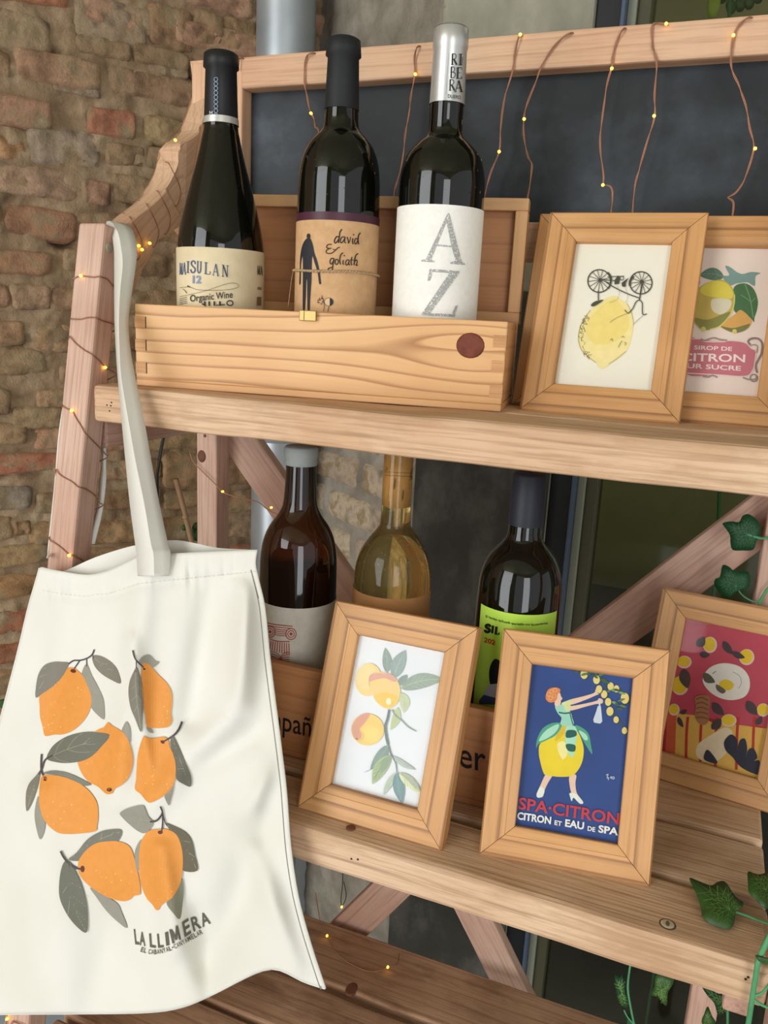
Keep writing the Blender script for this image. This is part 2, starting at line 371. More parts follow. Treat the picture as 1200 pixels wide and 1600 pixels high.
SERIF = {   # unit-height letters: T thick stroke, H hairline
 'A': [([(.02, 0), (.36, 1)], 'H'), ([(.36, 1), (.72, 0)], 'T'), ([(.14, .33), (.6, .33)], 'H'), ([(-.08, .02), (.16, .02)], 'H'), ([(.56, .02), (.86, .02)], 'H')],
 'Z': [([(.06, .97), (.72, .97)], 'H'), ([(.70, .98), (.08, .02)], 'T'), ([(.04, .03), (.72, .03)], 'H'), ([(.07, .97), (.03, .76)], 'H'), ([(.72, .03), (.77, .26)], 'H')],
 'M': [([(.1, 0), (.1, 1)], 'H'), ([(.1, 1), (.42, .05)], 'T'), ([(.42, .05), (.74, 1)], 'H'), ([(.76, 0), (.76, 1)], 'T'), ([(-.02, .03), (.22, .03)], 'H'), ([(.62, .03), (.9, .03)], 'H'), ([(-.02, .97), (.14, .97)], 'H'), ([(.72, .97), (.9, .97)], 'H')],
 'I': [([(.2, 0), (.2, 1)], 'T'), ([(.02, .03), (.38, .03)], 'H'), ([(.02, .97), (.38, .97)], 'H')],
 'S': [([(.56, .74), (.5, .93), (.32, 1), (.12, .9), (.1, .7), (.3, .53), (.52, .4), (.56, .2), (.4, .02), (.2, .02), (.08, .12), (.04, .28)], 'T')],
 'U': [([(.14, 1), (.14, .3), (.26, .03), (.46, .03), (.6, .3), (.6, 1)], 'T'), ([(0, .97), (.28, .97)], 'H'), ([(.48, .97), (.74, .97)], 'H')],
 'L': [([(.18, 0), (.18, 1)], 'T'), ([(.02, .97), (.36, .97)], 'H'), ([(.02, .03), (.6, .03), (.62, .28)], 'H')],
 'N': [([(.12, 0), (.12, 1)], 'H'), ([(.12, 1), (.62, .02)], 'T'), ([(.64, 0), (.64, 1)], 'H'), ([(0, .03), (.26, .03)], 'H'), ([(-.02, .97), (.16, .97)], 'H'), ([(.5, .97), (.78, .97)], 'H')],
 'R': [([(.14, 0), (.14, 1)], 'T'), ([(.14, .97), (.4, .96), (.54, .76), (.4, .54), (.14, .52)], 'H'), ([(.3, .52), (.64, .02)], 'T'), ([(.02, .03), (.28, .03)], 'H')],
 'B': [([(.14, 0), (.14, 1)], 'T'), ([(.14, .97), (.4, .96), (.5, .77), (.38, .55), (.14, .53)], 'H'), ([(.3, .53), (.54, .44), (.58, .24), (.42, .04), (.14, .03)], 'H')],
 'E': [([(.14, 0), (.14, 1)], 'T'), ([(.02, .97), (.52, .97), (.53, .8)], 'H'), ([(.14, .52), (.42, .52)], 'H'), ([(.02, .03), (.54, .03), (.57, .22)], 'H')],
}

# ================================================================== the place
FLOOR = -0.25
D1 = Vector((0.571, 0.821, 0)).normalized()           # along the brick wall, away from the viewer
N1 = Vector((D1.y, -D1.x, 0))                         # out of the brick wall; also the direction of the side wall
K = Vector((-0.75, 1.454, 0))                         # the corner behind the downpipe
UP = Vector((0, 0, 1))
M_FLOOR = mottled('floor_slab', [(0.3, '#8d8b84'), (0.7, '#aaa79f')], 6, 5, 0.7, 0.2)
fl = link('floor', mesh('floor', [(-4, -2.8, FLOOR), (3.2, -2.8, FLOOR), (3.2, 3.2, FLOOR), (-4, 3.2, FLOOR)], [(0, 1, 2, 3)]), None, None, M_FLOOR); struct(fl)
M_CEIL = mottled('olive_plaster', [(0.3, '#b0ab8c'), (0.7, '#c2bd9f')], 3, 4, 0.9, 0.2)
ce = link('ceiling', box_me('ceiling', 6.4, 4.7, 0.12, 0, centre=(-0.4, -0.75, 2.75)), None, None, M_CEIL); struct(ce)

# ---- brick wall on the left: rough mortar bed with single bricks
def w1(px, py): return onpl(px, py, K, N1)
def w1c(p): d = p - K; return d.dot(D1), p.z
M_W1 = frame_mat(Vector((K.x, K.y, 0)), D1, -N1, UP)   # local x along wall, y into wall, z up
vs, fs = [], []
nx, nz = 220, 400; s0, s1_, z0, z1 = -1.05, 0.06, FLOOR, 2.35
for j in range(nz + 1):
    for i in range(nx + 1):
        s = s0 + (s1_ - s0) * i / nx; z = z0 + (z1 - z0) * j / nz
        q = Vector((s * 22, 0, z * 26)); h = 0.0015 + noise.fractal(q, 0.7, 2.1, 6) * 0.007 + noise.noise(q * 0.4) * 0.005
        holes = max(0.0, noise.noise(Vector((s * 16 + 4, 5.0, z * 24))) - 0.40) * 0.11
        vs.append((s, -h + holes, z))
for j in range(nz):
    for i in range(nx):
        a = j * (nx + 1) + i; fs.append((a, a + 1, a + nx + 2, a + nx + 1))
wl = link('wall_left', mesh('wall_left', vs, fs), None, M_W1, M_MORTAR, True); struct(wl)
def far_wall_ext(name, s0, s1, mat):
    o = link(name, mesh(name, [(s0, 0.012, FLOOR), (s1, 0.012, FLOOR), (s1, 0.012, 2.7), (s0, 0.012, 2.7)], [(0, 1, 2, 3)]), wl, M_W1, mat); return o
far_wall_ext('mortar_bed', -3.2, -1.0, M_MORTAR)

BR = {}
def brick_mat(h):
    if h not in BR:
        c = [int(h[i:i + 2], 16) * 0.62 + g * 0.38 for i, g in ((1, 0xa4), (3, 0x84), (5, 0x64))]; f = lambda k, g: '#%02x%02x%02x' % tuple(min(255, int(v * k + g)) for v in c)
        BR[h] = mottled('brick_' + h[1:], [(0.26, f(0.62, 0)), (0.42, f(0.96, 0)), (0.52, f(1.1, 6)), (0.62, '#9c8768'), (0.74, '#b8a486')], 20, 9, 0.95, 1.0, 0.007, rnd=0.06)
    return BR[h]
def rough_block(name, L, H, depth, parent, M, mat, seed, nx=18, nz=8, rough=0.0055, ir=1.0):
    """a brick face with worn round edges standing proud of its bed"""
    vs, fs = [], []
    for j in range(nz + 1):
        for i in range(nx + 1):
            u, w = i / nx, j / nz; x = (u - 0.5) * L; z = (w - 0.5) * H
            e = min(u, 1 - u) * L; g = min(w, 1 - w) * H; ed = min(e, g)
            q = Vector((x * 30 + seed * 3.7, seed, z * 30))
            cx = 1 - 0.10 * ir * (abs(w - 0.5) * 2) ** 4 + ir * 0.09 * noise.noise(q * 0.7); cz = 1 - 0.22 * (abs(u - 0.5) * 2) ** 6 * ir + ir * 0.20 * noise.noise(q * 0.6 + Vector((9, 2, 5)))
            y = -depth * min(1.0, (ed / (0.16 * H)) ** 0.6) if ed > 1e-6 else depth * 1.6
            if ed > 1e-6: y += noise.fractal(q * 1.4, 0.75, 2.0, 6) * rough
            vs.append((x * cx, y, z * cz))
    for j in range(nz):
        for i in range(nx):
            a = j * (nx + 1) + i; fs.append((a, a + 1, a + nx + 2, a + nx + 1))
    return link(name, mesh(name, vs, fs), parent, M, mat, True)
T_, P_, R2_, G_, Y_, O_ = '#967a5e', '#a87f68', '#9c5a42', '#8a7f70', '#aa9468', '#a98056'
BRICKS = [(112, 22, 228, 58, '#8b7c69'), (-70, 28, 80, 55, '#8a7860'), (233, 34, 300, 58, '#8f7050'), (304, 40, 346, 46, '#8a6f50'), (350, 50, 404, 46, '#917453'),
 (120, 66, 203, 26, '#80694f'), (207, 82, 292, 28, '#80694e'), (300, 100, 402, 34, '#83694c'), (20, 96, 158, 42, '#aa8368'), (-80, 84, 14, 40, '#9c8060'), (86, 134, 154, 15, '#8d8071'),
 (165, 121, 306, 38, '#94755a'), (232, 104, 292, 16, '#7d6458'), (-60, 162, 80, 44, '#a97d66'), (138, 187, 211, 40, '#a2614a'), (227, 200, 290, 36, '#b09a6e'), (-80, 218, 38, 32, '#b5855a'),
 (40, 222, 156, 50, '#9a8f7e'), (166, 238, 224, 30, '#8d7558'), (228, 246, 330, 32, '#866c50'), (-90, 268, 128, 46, '#b0917a'), (130, 297, 170, 34, '#9c7460'), (176, 292, 236, 40, '#917a5e'), (240, 300, 352, 40, '#8c6d50'),
 (8, 344, 120, 44, '#96694f'), (-110, 335, 2, 44, '#8c6c50'), (124, 350, 214, 38, '#866b4f'), (220, 352, 330, 40, '#8a6a4c'), (-110, 400, 82, 40, '#90684e'), (101, 407, 160, 30, '#a3845c'), (164, 410, 262, 38, '#8c7152'), (268, 415, 380, 40, '#866a4d'),
 (-100, 458, 14, 38, '#9a7760'), (18, 463, 76, 38, '#9e8168'), (80, 466, 180, 38, '#9a7a5e'), (186, 470, 300, 38, '#8a6d50'), (-100, 515, 38, 38, '#9d7b5c'), (56, 526, 132, 38, '#a4835f'), (138, 528, 240, 38, '#957654'), (246, 535, 350, 38, '#8a6c4c'),
 (-100, 564, 70, 40, '#97805f'), (93, 586, 150, 32, '#9a8262'), (156, 590, 260, 36, '#947555'), (266, 592, 380, 36, '#8d6f50'), (58, 623, 120, 28, '#a38261'), (-90, 630, 16, 42, '#8c765a'), (20, 653, 98, 34, '#97805f'), (126, 642, 230, 34, '#987553'),
 (-90, 682, 44, 32, '#a08462'), (55, 687, 122, 32, '#b08064'), (140, 689, 193, 34, '#ad6a52'), (200, 686, 316, 34, '#a3875f'), (322, 690, 400, 34, '#9a7a58'), (-110, 732, 104, 30, '#a95e48'), (150, 736, 204, 30, '#b08a68'), (255, 736, 330, 54, '#9b7c58'), (336, 738, 402, 40, '#8a6a4c'), (208, 735, 250, 30, '#826445'),
 (-90, 783, 50, 40, '#7e7a72'), (56, 786, 130, 34, '#937b5e'), (150, 782, 250, 30, '#77593f'), (255, 782, 326, 28, '#a0825c'), (330, 786, 400, 34, '#8d6c4c'), (-90, 832, 20, 40, '#8f7050'), (46, 834, 92, 34, '#a5855c'), (24, 826, 44, 22, '#8d6f4f'), (140, 834, 222, 38, '#a8845c'), (228, 828, 330, 34, '#8d7050'), (336, 826, 404, 34, '#9a8066'),
 (-100, 881, 80, 34, '#a0835a'), (86, 880, 240, 32, '#90714d'), (330, 872, 404, 30, '#9a5444'), (-110, 932, 64, 38, '#a0764a'), (70, 930, 220, 36, '#8d6a45'), (-110, 988, 60, 38, '#96523c'), (66, 984, 220, 36, '#8c5a40'), (-110, 1040, 60, 32, '#8f4c38'), (-110, 1086, 60, 40, '#a07a50'), (66, 1036, 200, 32, '#8c6446'),
 (-110, 1140, 100, 40, '#8a6848'), (-110, 1196, 100, 40, '#8f6a4a'), (330, 916, 404, 34, '#8f7355'), (330, 962, 404, 34, '#8a6c4e'), (225, 926, 326, 34, '#8a6c4e')]
for i, (xl, yc, xr, h, col) in enumerate(BRICKS):
    a = w1c(w1(xl, yc)); pm = w1(xl, yc); H = h * depth_of(pm) / FPX * 1.02
    q = w1(xr, yc); b = w1c(q)
    for _ in range(3):                               # right end on the same course
        yr = yc + (yc - 580) / (xl - 2555) * (xr - xl); b = w1c(w1(xr, yr))
    L = (b[0] - a[0]); Mb = M_W1 @ Matrix.Translation(((a[0] + b[0]) / 2, 0.0, a[1])) @ Matrix.Rotation(R_(random.uniform(-1.2, 1.2)), 4, 'Y')
    rough_block('brick', L + 0.010, H * 1.26, random.uniform(0.005, 0.011), wl, Mb, brick_mat(col), i + 1)

# the courses above, below and beyond what the photograph shows
VARI = []
for k in range(14):
    o = rough_block('brick', 0.20 if k % 2 else 0.13, 0.046, random.uniform(0.005, 0.010), wl, M_W1 @ Matrix.Translation((-0.2 - 0.06 * k, 0, -0.9)), brick_mat(random.choice([T_, P_, R2_, G_, O_])), 200 + k); VARI.append(o)
used = set()
def course(z, sa, sb):
    s = sa
    while s < sb:
        v = random.choice(VARI); L = 0.21 if VARI.index(v) % 2 else 0.14
        if v.name not in used: o = v; used.add(v.name)
        else: o = v.copy(); COL.objects.link(o)
        o.parent = wl; o.matrix_local = Matrix.Translation((s + L / 2, 0, z + random.uniform(-.004, .004))) @ Matrix.Rotation(R_(random.uniform(-1.5, 1.5)), 4, 'Y'); s += L
z = 0.20
while z < 0.60: course(z, -1.02 - random.uniform(0, .1), -0.06); z += 0.058
z = 1.75
while z < 2.55: course(z, -1.02 - random.uniform(0, .1), -0.06); z += 0.058
z = 0.62
while z < 1.72: course(z, -1.02 - random.uniform(0, .1) + 0.56, -0.06) if z < 0.80 else None; z += 0.058
for v in VARI:
    if v.name not in used: bpy.data.objects.remove(v)

# ---- grey side wall right of the downpipe: pale bricks, rendered pier, window
E_ = K + N1 * 0.381                                    # where the bricks end
M_W2 = frame_mat(Vector((K.x, K.y, 0)), N1, D1, UP)    # local x along wall, y into wall
vs, fs = [], []
nx, nz = 40, 160
for j in range(nz + 1):
    for i in range(nx + 1):
        s = -0.02 + 0.401 * i / nx; z = FLOOR + (2.6 - FLOOR) * j / nz
        q = Vector((s * 24, 3, z * 26)); vs.append((s, -noise.fractal(q, 0.8, 2.1, 4) * 0.005, z))
for j in range(nz):
    for i in range(nx):
        a = j * (nx + 1) + i; fs.append((a, a + 1, a + nx + 2, a + nx + 1))
M_GREYM = mottled('grey_mortar', [(0.25, '#6d665a'), (0.5, '#8d8577'), (0.75, '#aaa294')], 14, 8, 0.95, 0.9, 0.005)
wr = link('wall_right', mesh('wall_right', vs, fs), None, M_W2, M_GREYM, True); struct(wr)
row = 0; z = 0.30
while z < 2.0:
    s = 0.0 - (0.10 if row % 2 else 0.0)
    while s < 0.38:
        L = random.uniform(0.17, 0.23); a, b = max(s, 0.0), min(s + L, 0.378)
        if b - a > 0.03 and z < 1.45:
            col = random.choice(['#b4aa9a', '#c0b6a4', '#a59b8f', '#b0a696', '#b8a89a'])
            rough_block('brick', b - a - 0.006, 0.066, random.uniform(0.004, 0.008), wr, M_W2 @ Matrix.Translation(((a + b) / 2, 0, z)), brick_mat(col), row * 9 + s * 7, 12, 6, 0.0035, 0.3)
        s += L
    z += 0.072; row += 1
M_CONC = mottled('weathered_render', [(0.25, '#7c796a'), (0.5, '#979484'), (0.75, '#b0ad9c')], 9, 8, 0.92, 0.7, 0.004, (1, 1, 0.6))
PY = E_.y; PX0, PX1 = E_.x - 0.004, -0.222
wp = link('wall_back', box_me('wall_back', PX1 - PX0, 0.30, 2.85, 0.006, 2, centre=((PX0 + PX1) / 2, PY + 0.15, FLOOR + 1.425)), None, None, M_CONC); struct(wp)
link('lower_slab', box_me('lower_slab', PX1 - PX0 - 0.002, 0.012, 1.60, 0.003, 2, centre=((PX0 + PX1) / 2 + 0.001, PY - 0.004, FLOOR + 0.80)), wp, None, mottled('dark_render', [(0.25, '#2b2a25'), (0.5, '#3a3832'), (0.72, '#5a5850')], 12, 8, 0.8, 0.6, 0.004, (1, 1, 0.6)))  # thin slab making the lower pier darker than its top
M_DARKF = flat('#1e2023', 0.4); M_SILL = flat('#83867c', 0.5)
win = link('window_1', None, None, Matrix.Translation((PX1, PY, 0))); struct(win)
def bx(name, x0, x1, y0, y1, za, zb, mat, parent, bev=0.0015):
    return link(name, box_me(name, x1 - x0, y1 - y0, zb - za, bev, 2), parent, Matrix.Translation(((x0 + x1) / 2, (y0 + y1) / 2, (za + zb) / 2)), mat)
bx('window_frame', PX1, PX1 + 0.034, PY + 0.01, PY + 0.09, FLOOR, 2.6, M_DARKF, win)
bx('window_frame', PX1 + 0.034, PX1 + 0.040, PY + 0.0, PY + 0.09, FLOOR, 2.6, flat('#4c5a70', 0.35), win)
bx('window_frame', PX1 + 0.040, PX1 + 0.052, PY + 0.02, PY + 0.09, FLOOR, 2.6, flat('#8d9080', 0.6), win)
bx('window_frame', PX1 + 0.052, PX1 + 0.070, PY + 0.03, PY + 0.09, FLOOR, 2.6, flat('#4c4a36', 0.5), win)
area('shop_fill_light', (0.6, 1.9, 2.5), (0.6, 1.9, 0), 0.5, 0.5, 7.0, (1.0, 0.93, 0.8))  # added fill light, brightens the room behind the glass
M_WGL = pane('window_glass', 0.9, (0.72, 0.74, 0.66, 1))
bx('pane', PX1 + 0.07, 1.6, PY + 0.055, PY + 0.061, FLOOR, 2.6, M_WGL, win, 0)
M_ROOM = mottled('dim_room_plaster', [(0.3, '#8f8b6c'), (0.7, '#a09b7c')], 2, 4, 0.9, 0.1)
room = struct(link('wall_shop', mesh('wall_shop', [(-0.3, 2.5, FLOOR), (2.2, 2.5, FLOOR), (2.2, 2.5, 2.7), (-0.3, 2.5, 2.7), (-0.3, PY + 0.3, FLOOR), (-0.3, PY + 0.3, 2.7), (2.2, PY + 0.1, FLOOR), (2.2, PY + 0.1, 2.7)],
    [(0, 1, 2, 3), (4, 0, 3, 5), (1, 6, 7, 2), (3, 2, 7, 5)]), None, None, M_ROOM))
ctr = empty('shop_dark_block', 'dark counter added behind the window glass to darken it under the lower shelf', 'block', loc=(0.6, PY + 0.55, FLOOR))  # dark block added to darken the view through the lower glass
M_BLOCK = mottled('block_black', [(0.3, '#1a1918'), (0.7, '#242220')], 8, 4, 0.6, 0.1)
bx('dark_block_body', -0.26, 2.0, PY + 0.36, PY + 0.90, FLOOR, 0.60, M_BLOCK, ctr, 0.003); bx('dark_block_top', -0.27, 2.0, PY + 0.34, PY + 0.92, 0.60, 0.635, M_BLOCK, ctr, 0.003)
# ---- plinth at the foot of the brick wall
M_PL = mottled('grey_plinth', [(0.3, '#8a8f90'), (0.7, '#a0a5a6')], 5, 4, 0.7, 0.2)
bs = link('baseboard_left', box_me('baseboard_left', 1.30, 0.05, 0.40, 0.003, 2), None, M_W1 @ Matrix.Translation((-0.5, -0.012, FLOOR + 0.20)), M_PL); struct(bs)
link('cap', box_me('cap', 1.32, 0.066, 0.028, 0.004, 2), bs, M_W1 @ Matrix.Translation((-0.5, -0.018, FLOOR + 0.412)), flat('#b9b3a0', 0.8))
for s in (-0.22, -0.45, -0.68):
    link('joint', box_me('joint', 0.004, 0.002, 0.40, 0), bs, M_W1 @ Matrix.Translation((s, -0.0375, FLOOR + 0.20)), flat('#4a4c4a'))

# ---- galvanised downpipe in the corner
M_ZINC, t_, p_ = nt('galvanised_zinc'); p_.inputs['Metallic'].default_value = 0.6; p_.inputs['Roughness'].default_value = 0.42
tc_ = nd(t_, 'ShaderNodeTexCoord'); n_ = nd(t_, 'ShaderNodeTexNoise'); n_.inputs['Scale'].default_value = 7; n_.inputs['Detail'].default_value = 5; t_.links.new(tc_.outputs['Object'], n_.inputs[0])
t_.links.new(ramp(t_, [(0.3, hexc('#9aa3aa')), (0.7, hexc('#c3c9cc'))], n_.outputs[0]).outputs[0], p_.inputs['Base Color'])
pp = atd(447, 45, 1.40); PIPE = Vector((pp.x, pp.y, 0))
dp = empty('downpipe', 'grey galvanised metal downpipe in the corner of the brick wall', 'pipe', loc=(PIPE.x, PIPE.y, FLOOR))
link('pipe_tube', lathe_me('pipe_tube', [(0.051, 0), (0.051, 2.9)], 40), dp, WM[dp.name], M_ZINC, True)
for zz in (1.315, 0.35): link('pipe_socket', lathe_me('pipe_socket', [(0.051, zz), (0.0535, zz + 0.002), (0.0535, zz + 0.07), (0.051, zz + 0.073)], 40), dp, WM[dp.name], M_ZINC, True)
cb = tag(tube('cable', [atd(527, -40, 1.42), atd(525, 30, 1.43), atd(521, 60, 1.44), atd(515, 400, 1.48)], 0.0032, None, flat('#26241f', 0.5), 8), 'thin dark cable running up the corner beside the metal downpipe', 'cable')
c2 = tag(tube('cable', [w1(250, 640) + N1 * 0.03, w1(248, 676) + N1 * 0.03, w1(243, 700) + N1 * 0.03, w1(240, 740) + N1 * 0.02, w1(241, 900) + N1 * 0.02], 0.0028, None, flat('#2a2822', 0.5), 8), 'short black cable hanging against the brick wall beside the bag strap', 'cable')
c3 = tag(tube('cable', catmull([w1(488, 1330), w1(493, 1375), w1(496, 1405), w1(480, 1418), w1(440, 1436)], 5), 0.0035, None, flat('#2a2a2a', 0.5), 8), 'black cable hanging under the lower shelf beside the tote bag', 'cable')

# ---- the rest of the porch (behind the photographer)
M_PLASTER = mottled('porch_plaster', [(0.3, '#8f8a7e'), (0.7, '#a7a295')], 3, 4, 0.9, 0.2)
wf = link('wall_front', None, None, Matrix.Translation((0, -2.6, FLOOR))); struct(wf)
bx('wall_panel', -4.0, -2.9, -2.75, -2.6, FLOOR, 2.7, M_PLASTER, wf, 0)
bx('wall_panel', -1.0, -0.2, -2.75, -2.6, FLOOR, 2.7, M_PLASTER, wf, 0)
bx('lintel', -2.9, -1.0, -2.75, -2.6, 2.72, 2.70 + 0.05, M_PLASTER, wf, 0)

# ================================================================== the ladder shelf
ZS, ZL, ZB = 1.229, 0.884, 0.545                       # tops of the three shelves
LEAN = 0.188                                          # front legs come forward as they go down
def leg_y(z): return 0.63 + LEAN * (z - 1.37)
XL, XR = -0.573, 0.119                                # outer faces of the front legs
rack = empty('display_shelf', 'wooden ladder display shelf with a chalkboard back and planked tiers', 'shelf', loc=(-0.24, 0.6, FLOOR))
ld = Vector((0, LEAN, 1)).normalized()
for x0, x1, zt in ((XL, XL + 0.031, 1.372), (XR - 0.031, XR, 1.372)):
    a = Vector(((x0 + x1) / 2, leg_y(FLOOR + 0.005) + 0.0125, FLOOR + 0.005)); b = Vector(((x0 + x1) / 2, leg_y(zt) + 0.0125, zt))
    plank('leg', rack, M_RACKD, a, b, (1, 0, 0), 0.031, 0.025, 0.0025, 0.0006, 24)
PX = ((-0.577, -0.548), (0.058, 0.087))
for x0, x1 in PX:
    plank('back_post', rack, M_RACKD, ((x0 + x1) / 2, 0.835, FLOOR), ((x0 + x1) / 2, 0.835, 1.40), (1, 0, 0), x1 - x0, 0.028, 0.002, 0.0005, 20)
    sa, sb = (x0, -0.512) if x0 < 0 else (0.046, x1)
    plank('board_stile', rack, M_RACK, ((sa + sb) / 2, 0.828, 1.355), ((sa + sb) / 2, 0.828, 1.5615), (1, 0, 0), sb - sa, 0.026, 0.002, 0.0004, 6)
plank('top_rail', rack, M_RACK, (-0.513, 0.8265, 1.5475), (0.048, 0.8265, 1.5475), (0, 0, 1), 0.031, 0.026, 0.0025, 0.0008, 18)
plank('bottom_rail', rack, M_RACK, (-0.512, 0.828, 1.380), (0.046, 0.828, 1.380), (0, 0, 1), 0.036, 0.024, 0.002, 0.0005, 10)
plank('chalkboard', rack, M_BOARD, (-0.512, 0.836, 1.461), (0.046, 0.836, 1.461), (0, 0, 1), 0.155, 0.006, 0.0006, 0, 0)
# scrolled side brackets
top = [onX(q[0], q[1], -0.575) for q in ((168, 352), (183, 338), (205, 322), (228, 300), (240, 282), (248, 262), (252, 240), (256, 226), (270, 217), (284, 204), (294, 178), (303, 152), (305, 142))]
for xa, xb in ((-0.577, -0.551), (0.061, 0.087)):
    yz = [(p.y, p.z) for p in catmull(top, 3)] + [(0.816, 1.5615), (0.842, 1.5615), (0.842, 1.36), (0.80, 1.372), (0.765, 1.392), (0.72, 1.37), (0.69, 1.335), (0.668, 1.30), (0.652, 1.305)]
    bm = bmesh.new(); f0 = [bm.verts.new((xa, y, z_)) for y, z_ in yz]; f1 = [bm.verts.new((xb, y, z_)) for y, z_ in yz]; n = len(yz)
    ca = bm.faces.new(f0); cb_ = bm.faces.new(list(reversed(f1)))
    for i in range(n): bm.faces.new((f0[(i + 1) % n], f0[i], f1[i], f1[(i + 1) % n]))
    bmesh.ops.recalc_face_normals(bm, faces=bm.faces[:])
    Mx = frame_mat(Vector((xa, 0.74, 1.44)), Vector((0, 0.77, 0.64)), Vector((-1, 0, 0)), Vector((0, -0.64, 0.77))); inv = Mx.inverted()
    for v in bm.verts: v.co = inv @ v.co
    ed = [e for e in bm.edges if len(e.link_faces) == 2 and e.calc_face_angle(0) > 1.2]
    bmesh.ops.bevel(bm, geom=ed, offset=0.0018, segments=2, affect='EDGES')
    link('bracket', from_bm('bracket', bm), rack, Mx, M_RACK)
# shelves of separate planks
def tier(zt, spans, xa, xb, th, mats, back=()):
    for i, (y0, y1) in enumerate(spans):
        plank('shelf_plank', rack, mats[min(i, len(mats) - 1)], (xa, (y0 + y1) / 2, zt - th / 2), (xb, (y0 + y1) / 2, zt - th / 2), (0, 1, 0), y1 - y0, th, 0.004 if i == 0 else 0.0025, 0.0011, 26)
tier(ZS, ((0.595, 0.662), (0.672, 0.735), (0.745, 0.806)), -0.5315, 0.085, 0.034, (M_EDGE,))
tier(ZL, ((0.538, 0.603), (0.612, 0.684), (0.692, 0.775)), -0.5385, 0.0855, 0.034, (M_EDGE,))
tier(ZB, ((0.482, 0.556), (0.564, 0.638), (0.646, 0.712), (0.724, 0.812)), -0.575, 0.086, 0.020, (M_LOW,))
for z_ in (ZS - 0.034, ZL - 0.034, ZB - 0.02):         # cross bearers under the planks at each end
    for xa in (-0.555, 0.072):
        plank('bearer', rack, M_RACKD, (xa, leg_y(z_) + 0.03, z_ - 0.016), (xa, 0.82, z_ - 0.016), (1, 0, 0), 0.020, 0.030, 0.002, 0.0004, 4)
# diagonal braces at the back
def brace(p, q, w=0.05, y=0.856, mat=M_RACKD): plank('brace', rack, mat, onY(p[0], p[1], y), onY(q[0], q[1], y), (0, 1, 0), 0.016, w, 0.002, 0.0005, 12)
plank('brace', rack, M_RACKD, (-0.562, 0.856, 1.178), (-0.285, 0.856, 0.86), (0, 1, 0), 0.016, 0.046, 0.002, 0.0005, 12)
plank('brace', rack, M_RACKD, (0.072, 0.857, 1.148), (-0.185, 0.857, 0.86), (0, 1, 0), 0.016, 0.046, 0.002, 0.0005, 12)
brace((505, 1490), (690, 1310), 0.042, 0.830); brace((700, 1340), (850, 1640), 0.042, 0.850)
# screw heads and knots
M_SCREW = flat('#d8d0b8', 0.4, 0.5); M_KNOT = mottled('knot', [(0.3, '#5a3726'), (0.7, '#7a4c36')], 60, 4, 0.6, 0.2)
def disc_on(name, c, n, r, h, mat, parent, rx=1.0, rings=0):
    n = Vector(n).normalized(); x = n.cross(Vector((0, 0.3, 1))).normalized(); y = n.cross(x)
    me = lathe_me(name, [(0.0001, h), (r * 0.55, h), (r * 0.85, h * 0.85), (r, 0), (r, -0.002)], 20)
    for v in me.vertices: v.co.y *= rx
    return link(name, me, parent, frame_mat(Vector(c), x, y, n), mat, True)
sc_ = onZ(1043, 1444, ZL); disc_on('screw', sc_, (0, 0, 1), 0.0062, 0.0003, flat('#5a4632'), rack); disc_on('screw', sc_, (0, 0, 1), 0.0052, 0.0006, M_SCREW, rack); disc_on('screw_slot', sc_ + UP * 0.0004, (0, 0, 1), 0.0016, 0.0004, flat('#6a5e48'), rack, 2.0)
for q in ((548, 1293),): disc_on('knot', onZ(q[0], q[1], ZL + 0.0004), (0, 0, 1), 0.004, 0.0006, M_KNOT, rack)
for q in ((549, 1342), (559, 1343), (1169, 1527), (1165, 1530)): disc_on('nail_hole', onY(q[0], q[1], 0.5376), (0, -1, 0), 0.0009, 0.0003, flat('#2a1c14'), rack)
for q in ((167, 633), (174, 629), (173, 634), (171, 642)): disc_on('nail_hole', onY(q[0], q[1], 0.5946), (0, -1, 0), 0.0007, 0.0003, flat('#2a1c14'), rack)
disc_on('knot', onY(315, 713, 0.8206), (0, -1, 0), 0.0058, 0.0006, M_KNOT, rack, 1.3)
disc_on('knot', onY(320, 681, 0.8206), (0, -1, 0), 0.002, 0.0005, M_KNOT, rack)
disc_on('knot', onZ(547, 1549, ZB + 0.0004) + Vector((0, 0.004, 0)), (0, 0, 1), 0.0065, 0.0006, M_KNOT, rack, 1.5)
disc_on('dowel_plug', onX(171, 387, XL + 0.0312), (1, 0, 0), 0.0045, 0.0006, flat('#a9a08c'), rack)

# ================================================================== wine boxes
BU = Vector((0.989, 0.1467, 0)).normalized(); BN = Vector((-BU.y, BU.x, 0)); BO = Vector((-0.4986, 0.6156, ZS + 0.0005))
BL, BD, BH = 0.337, 0.104, 0.0735
M_BX = frame_mat(BO, BU, BN, UP)
wb = empty('wine_box', 'open pale pine wine box with brass clasp on the top shelf', 'wine box', M_BX)
def lb(name, x0, x1, y0, y1, za, zb, mat, parent, base, bev=0.001):
    return link(name, box_me(name, x1 - x0, y1 - y0, zb - za, bev, 2), parent, base @ Matrix.Translation(((x0 + x1) / 2, (y0 + y1) / 2, (za + zb) / 2)), mat)
lb('front_board', 0, BL, 0, 0.0105, 0.006, BH, M_BOXF, wb, M_BX)
lb('back_board', 0, BL, BD - 0.0105, BD, 0.006, BH, M_BOX, wb, M_BX)
for x0 in (0.0006, BL - 0.0111):
    me = box_me('side_board', BD - 0.0222, 0.0105, BH - 0.007, 0.001, 2)
    link('side_board', me, wb, M_BX @ Matrix.Translation((x0 + 0.00525, BD / 2, (BH + 0.006) / 2)) @ Matrix.Rotation(R_(90), 4, 'Z'), M_BOX)
lb('bottom_board', 0, BL, 0, BD, 0, 0.006, M_BOX, wb, M_BX)
M_ENDG = wood('end_grain', '#d3a06c', '#c08c58', '#9a6a40', 0.6, wave=90, dist=2, lines=0.4)
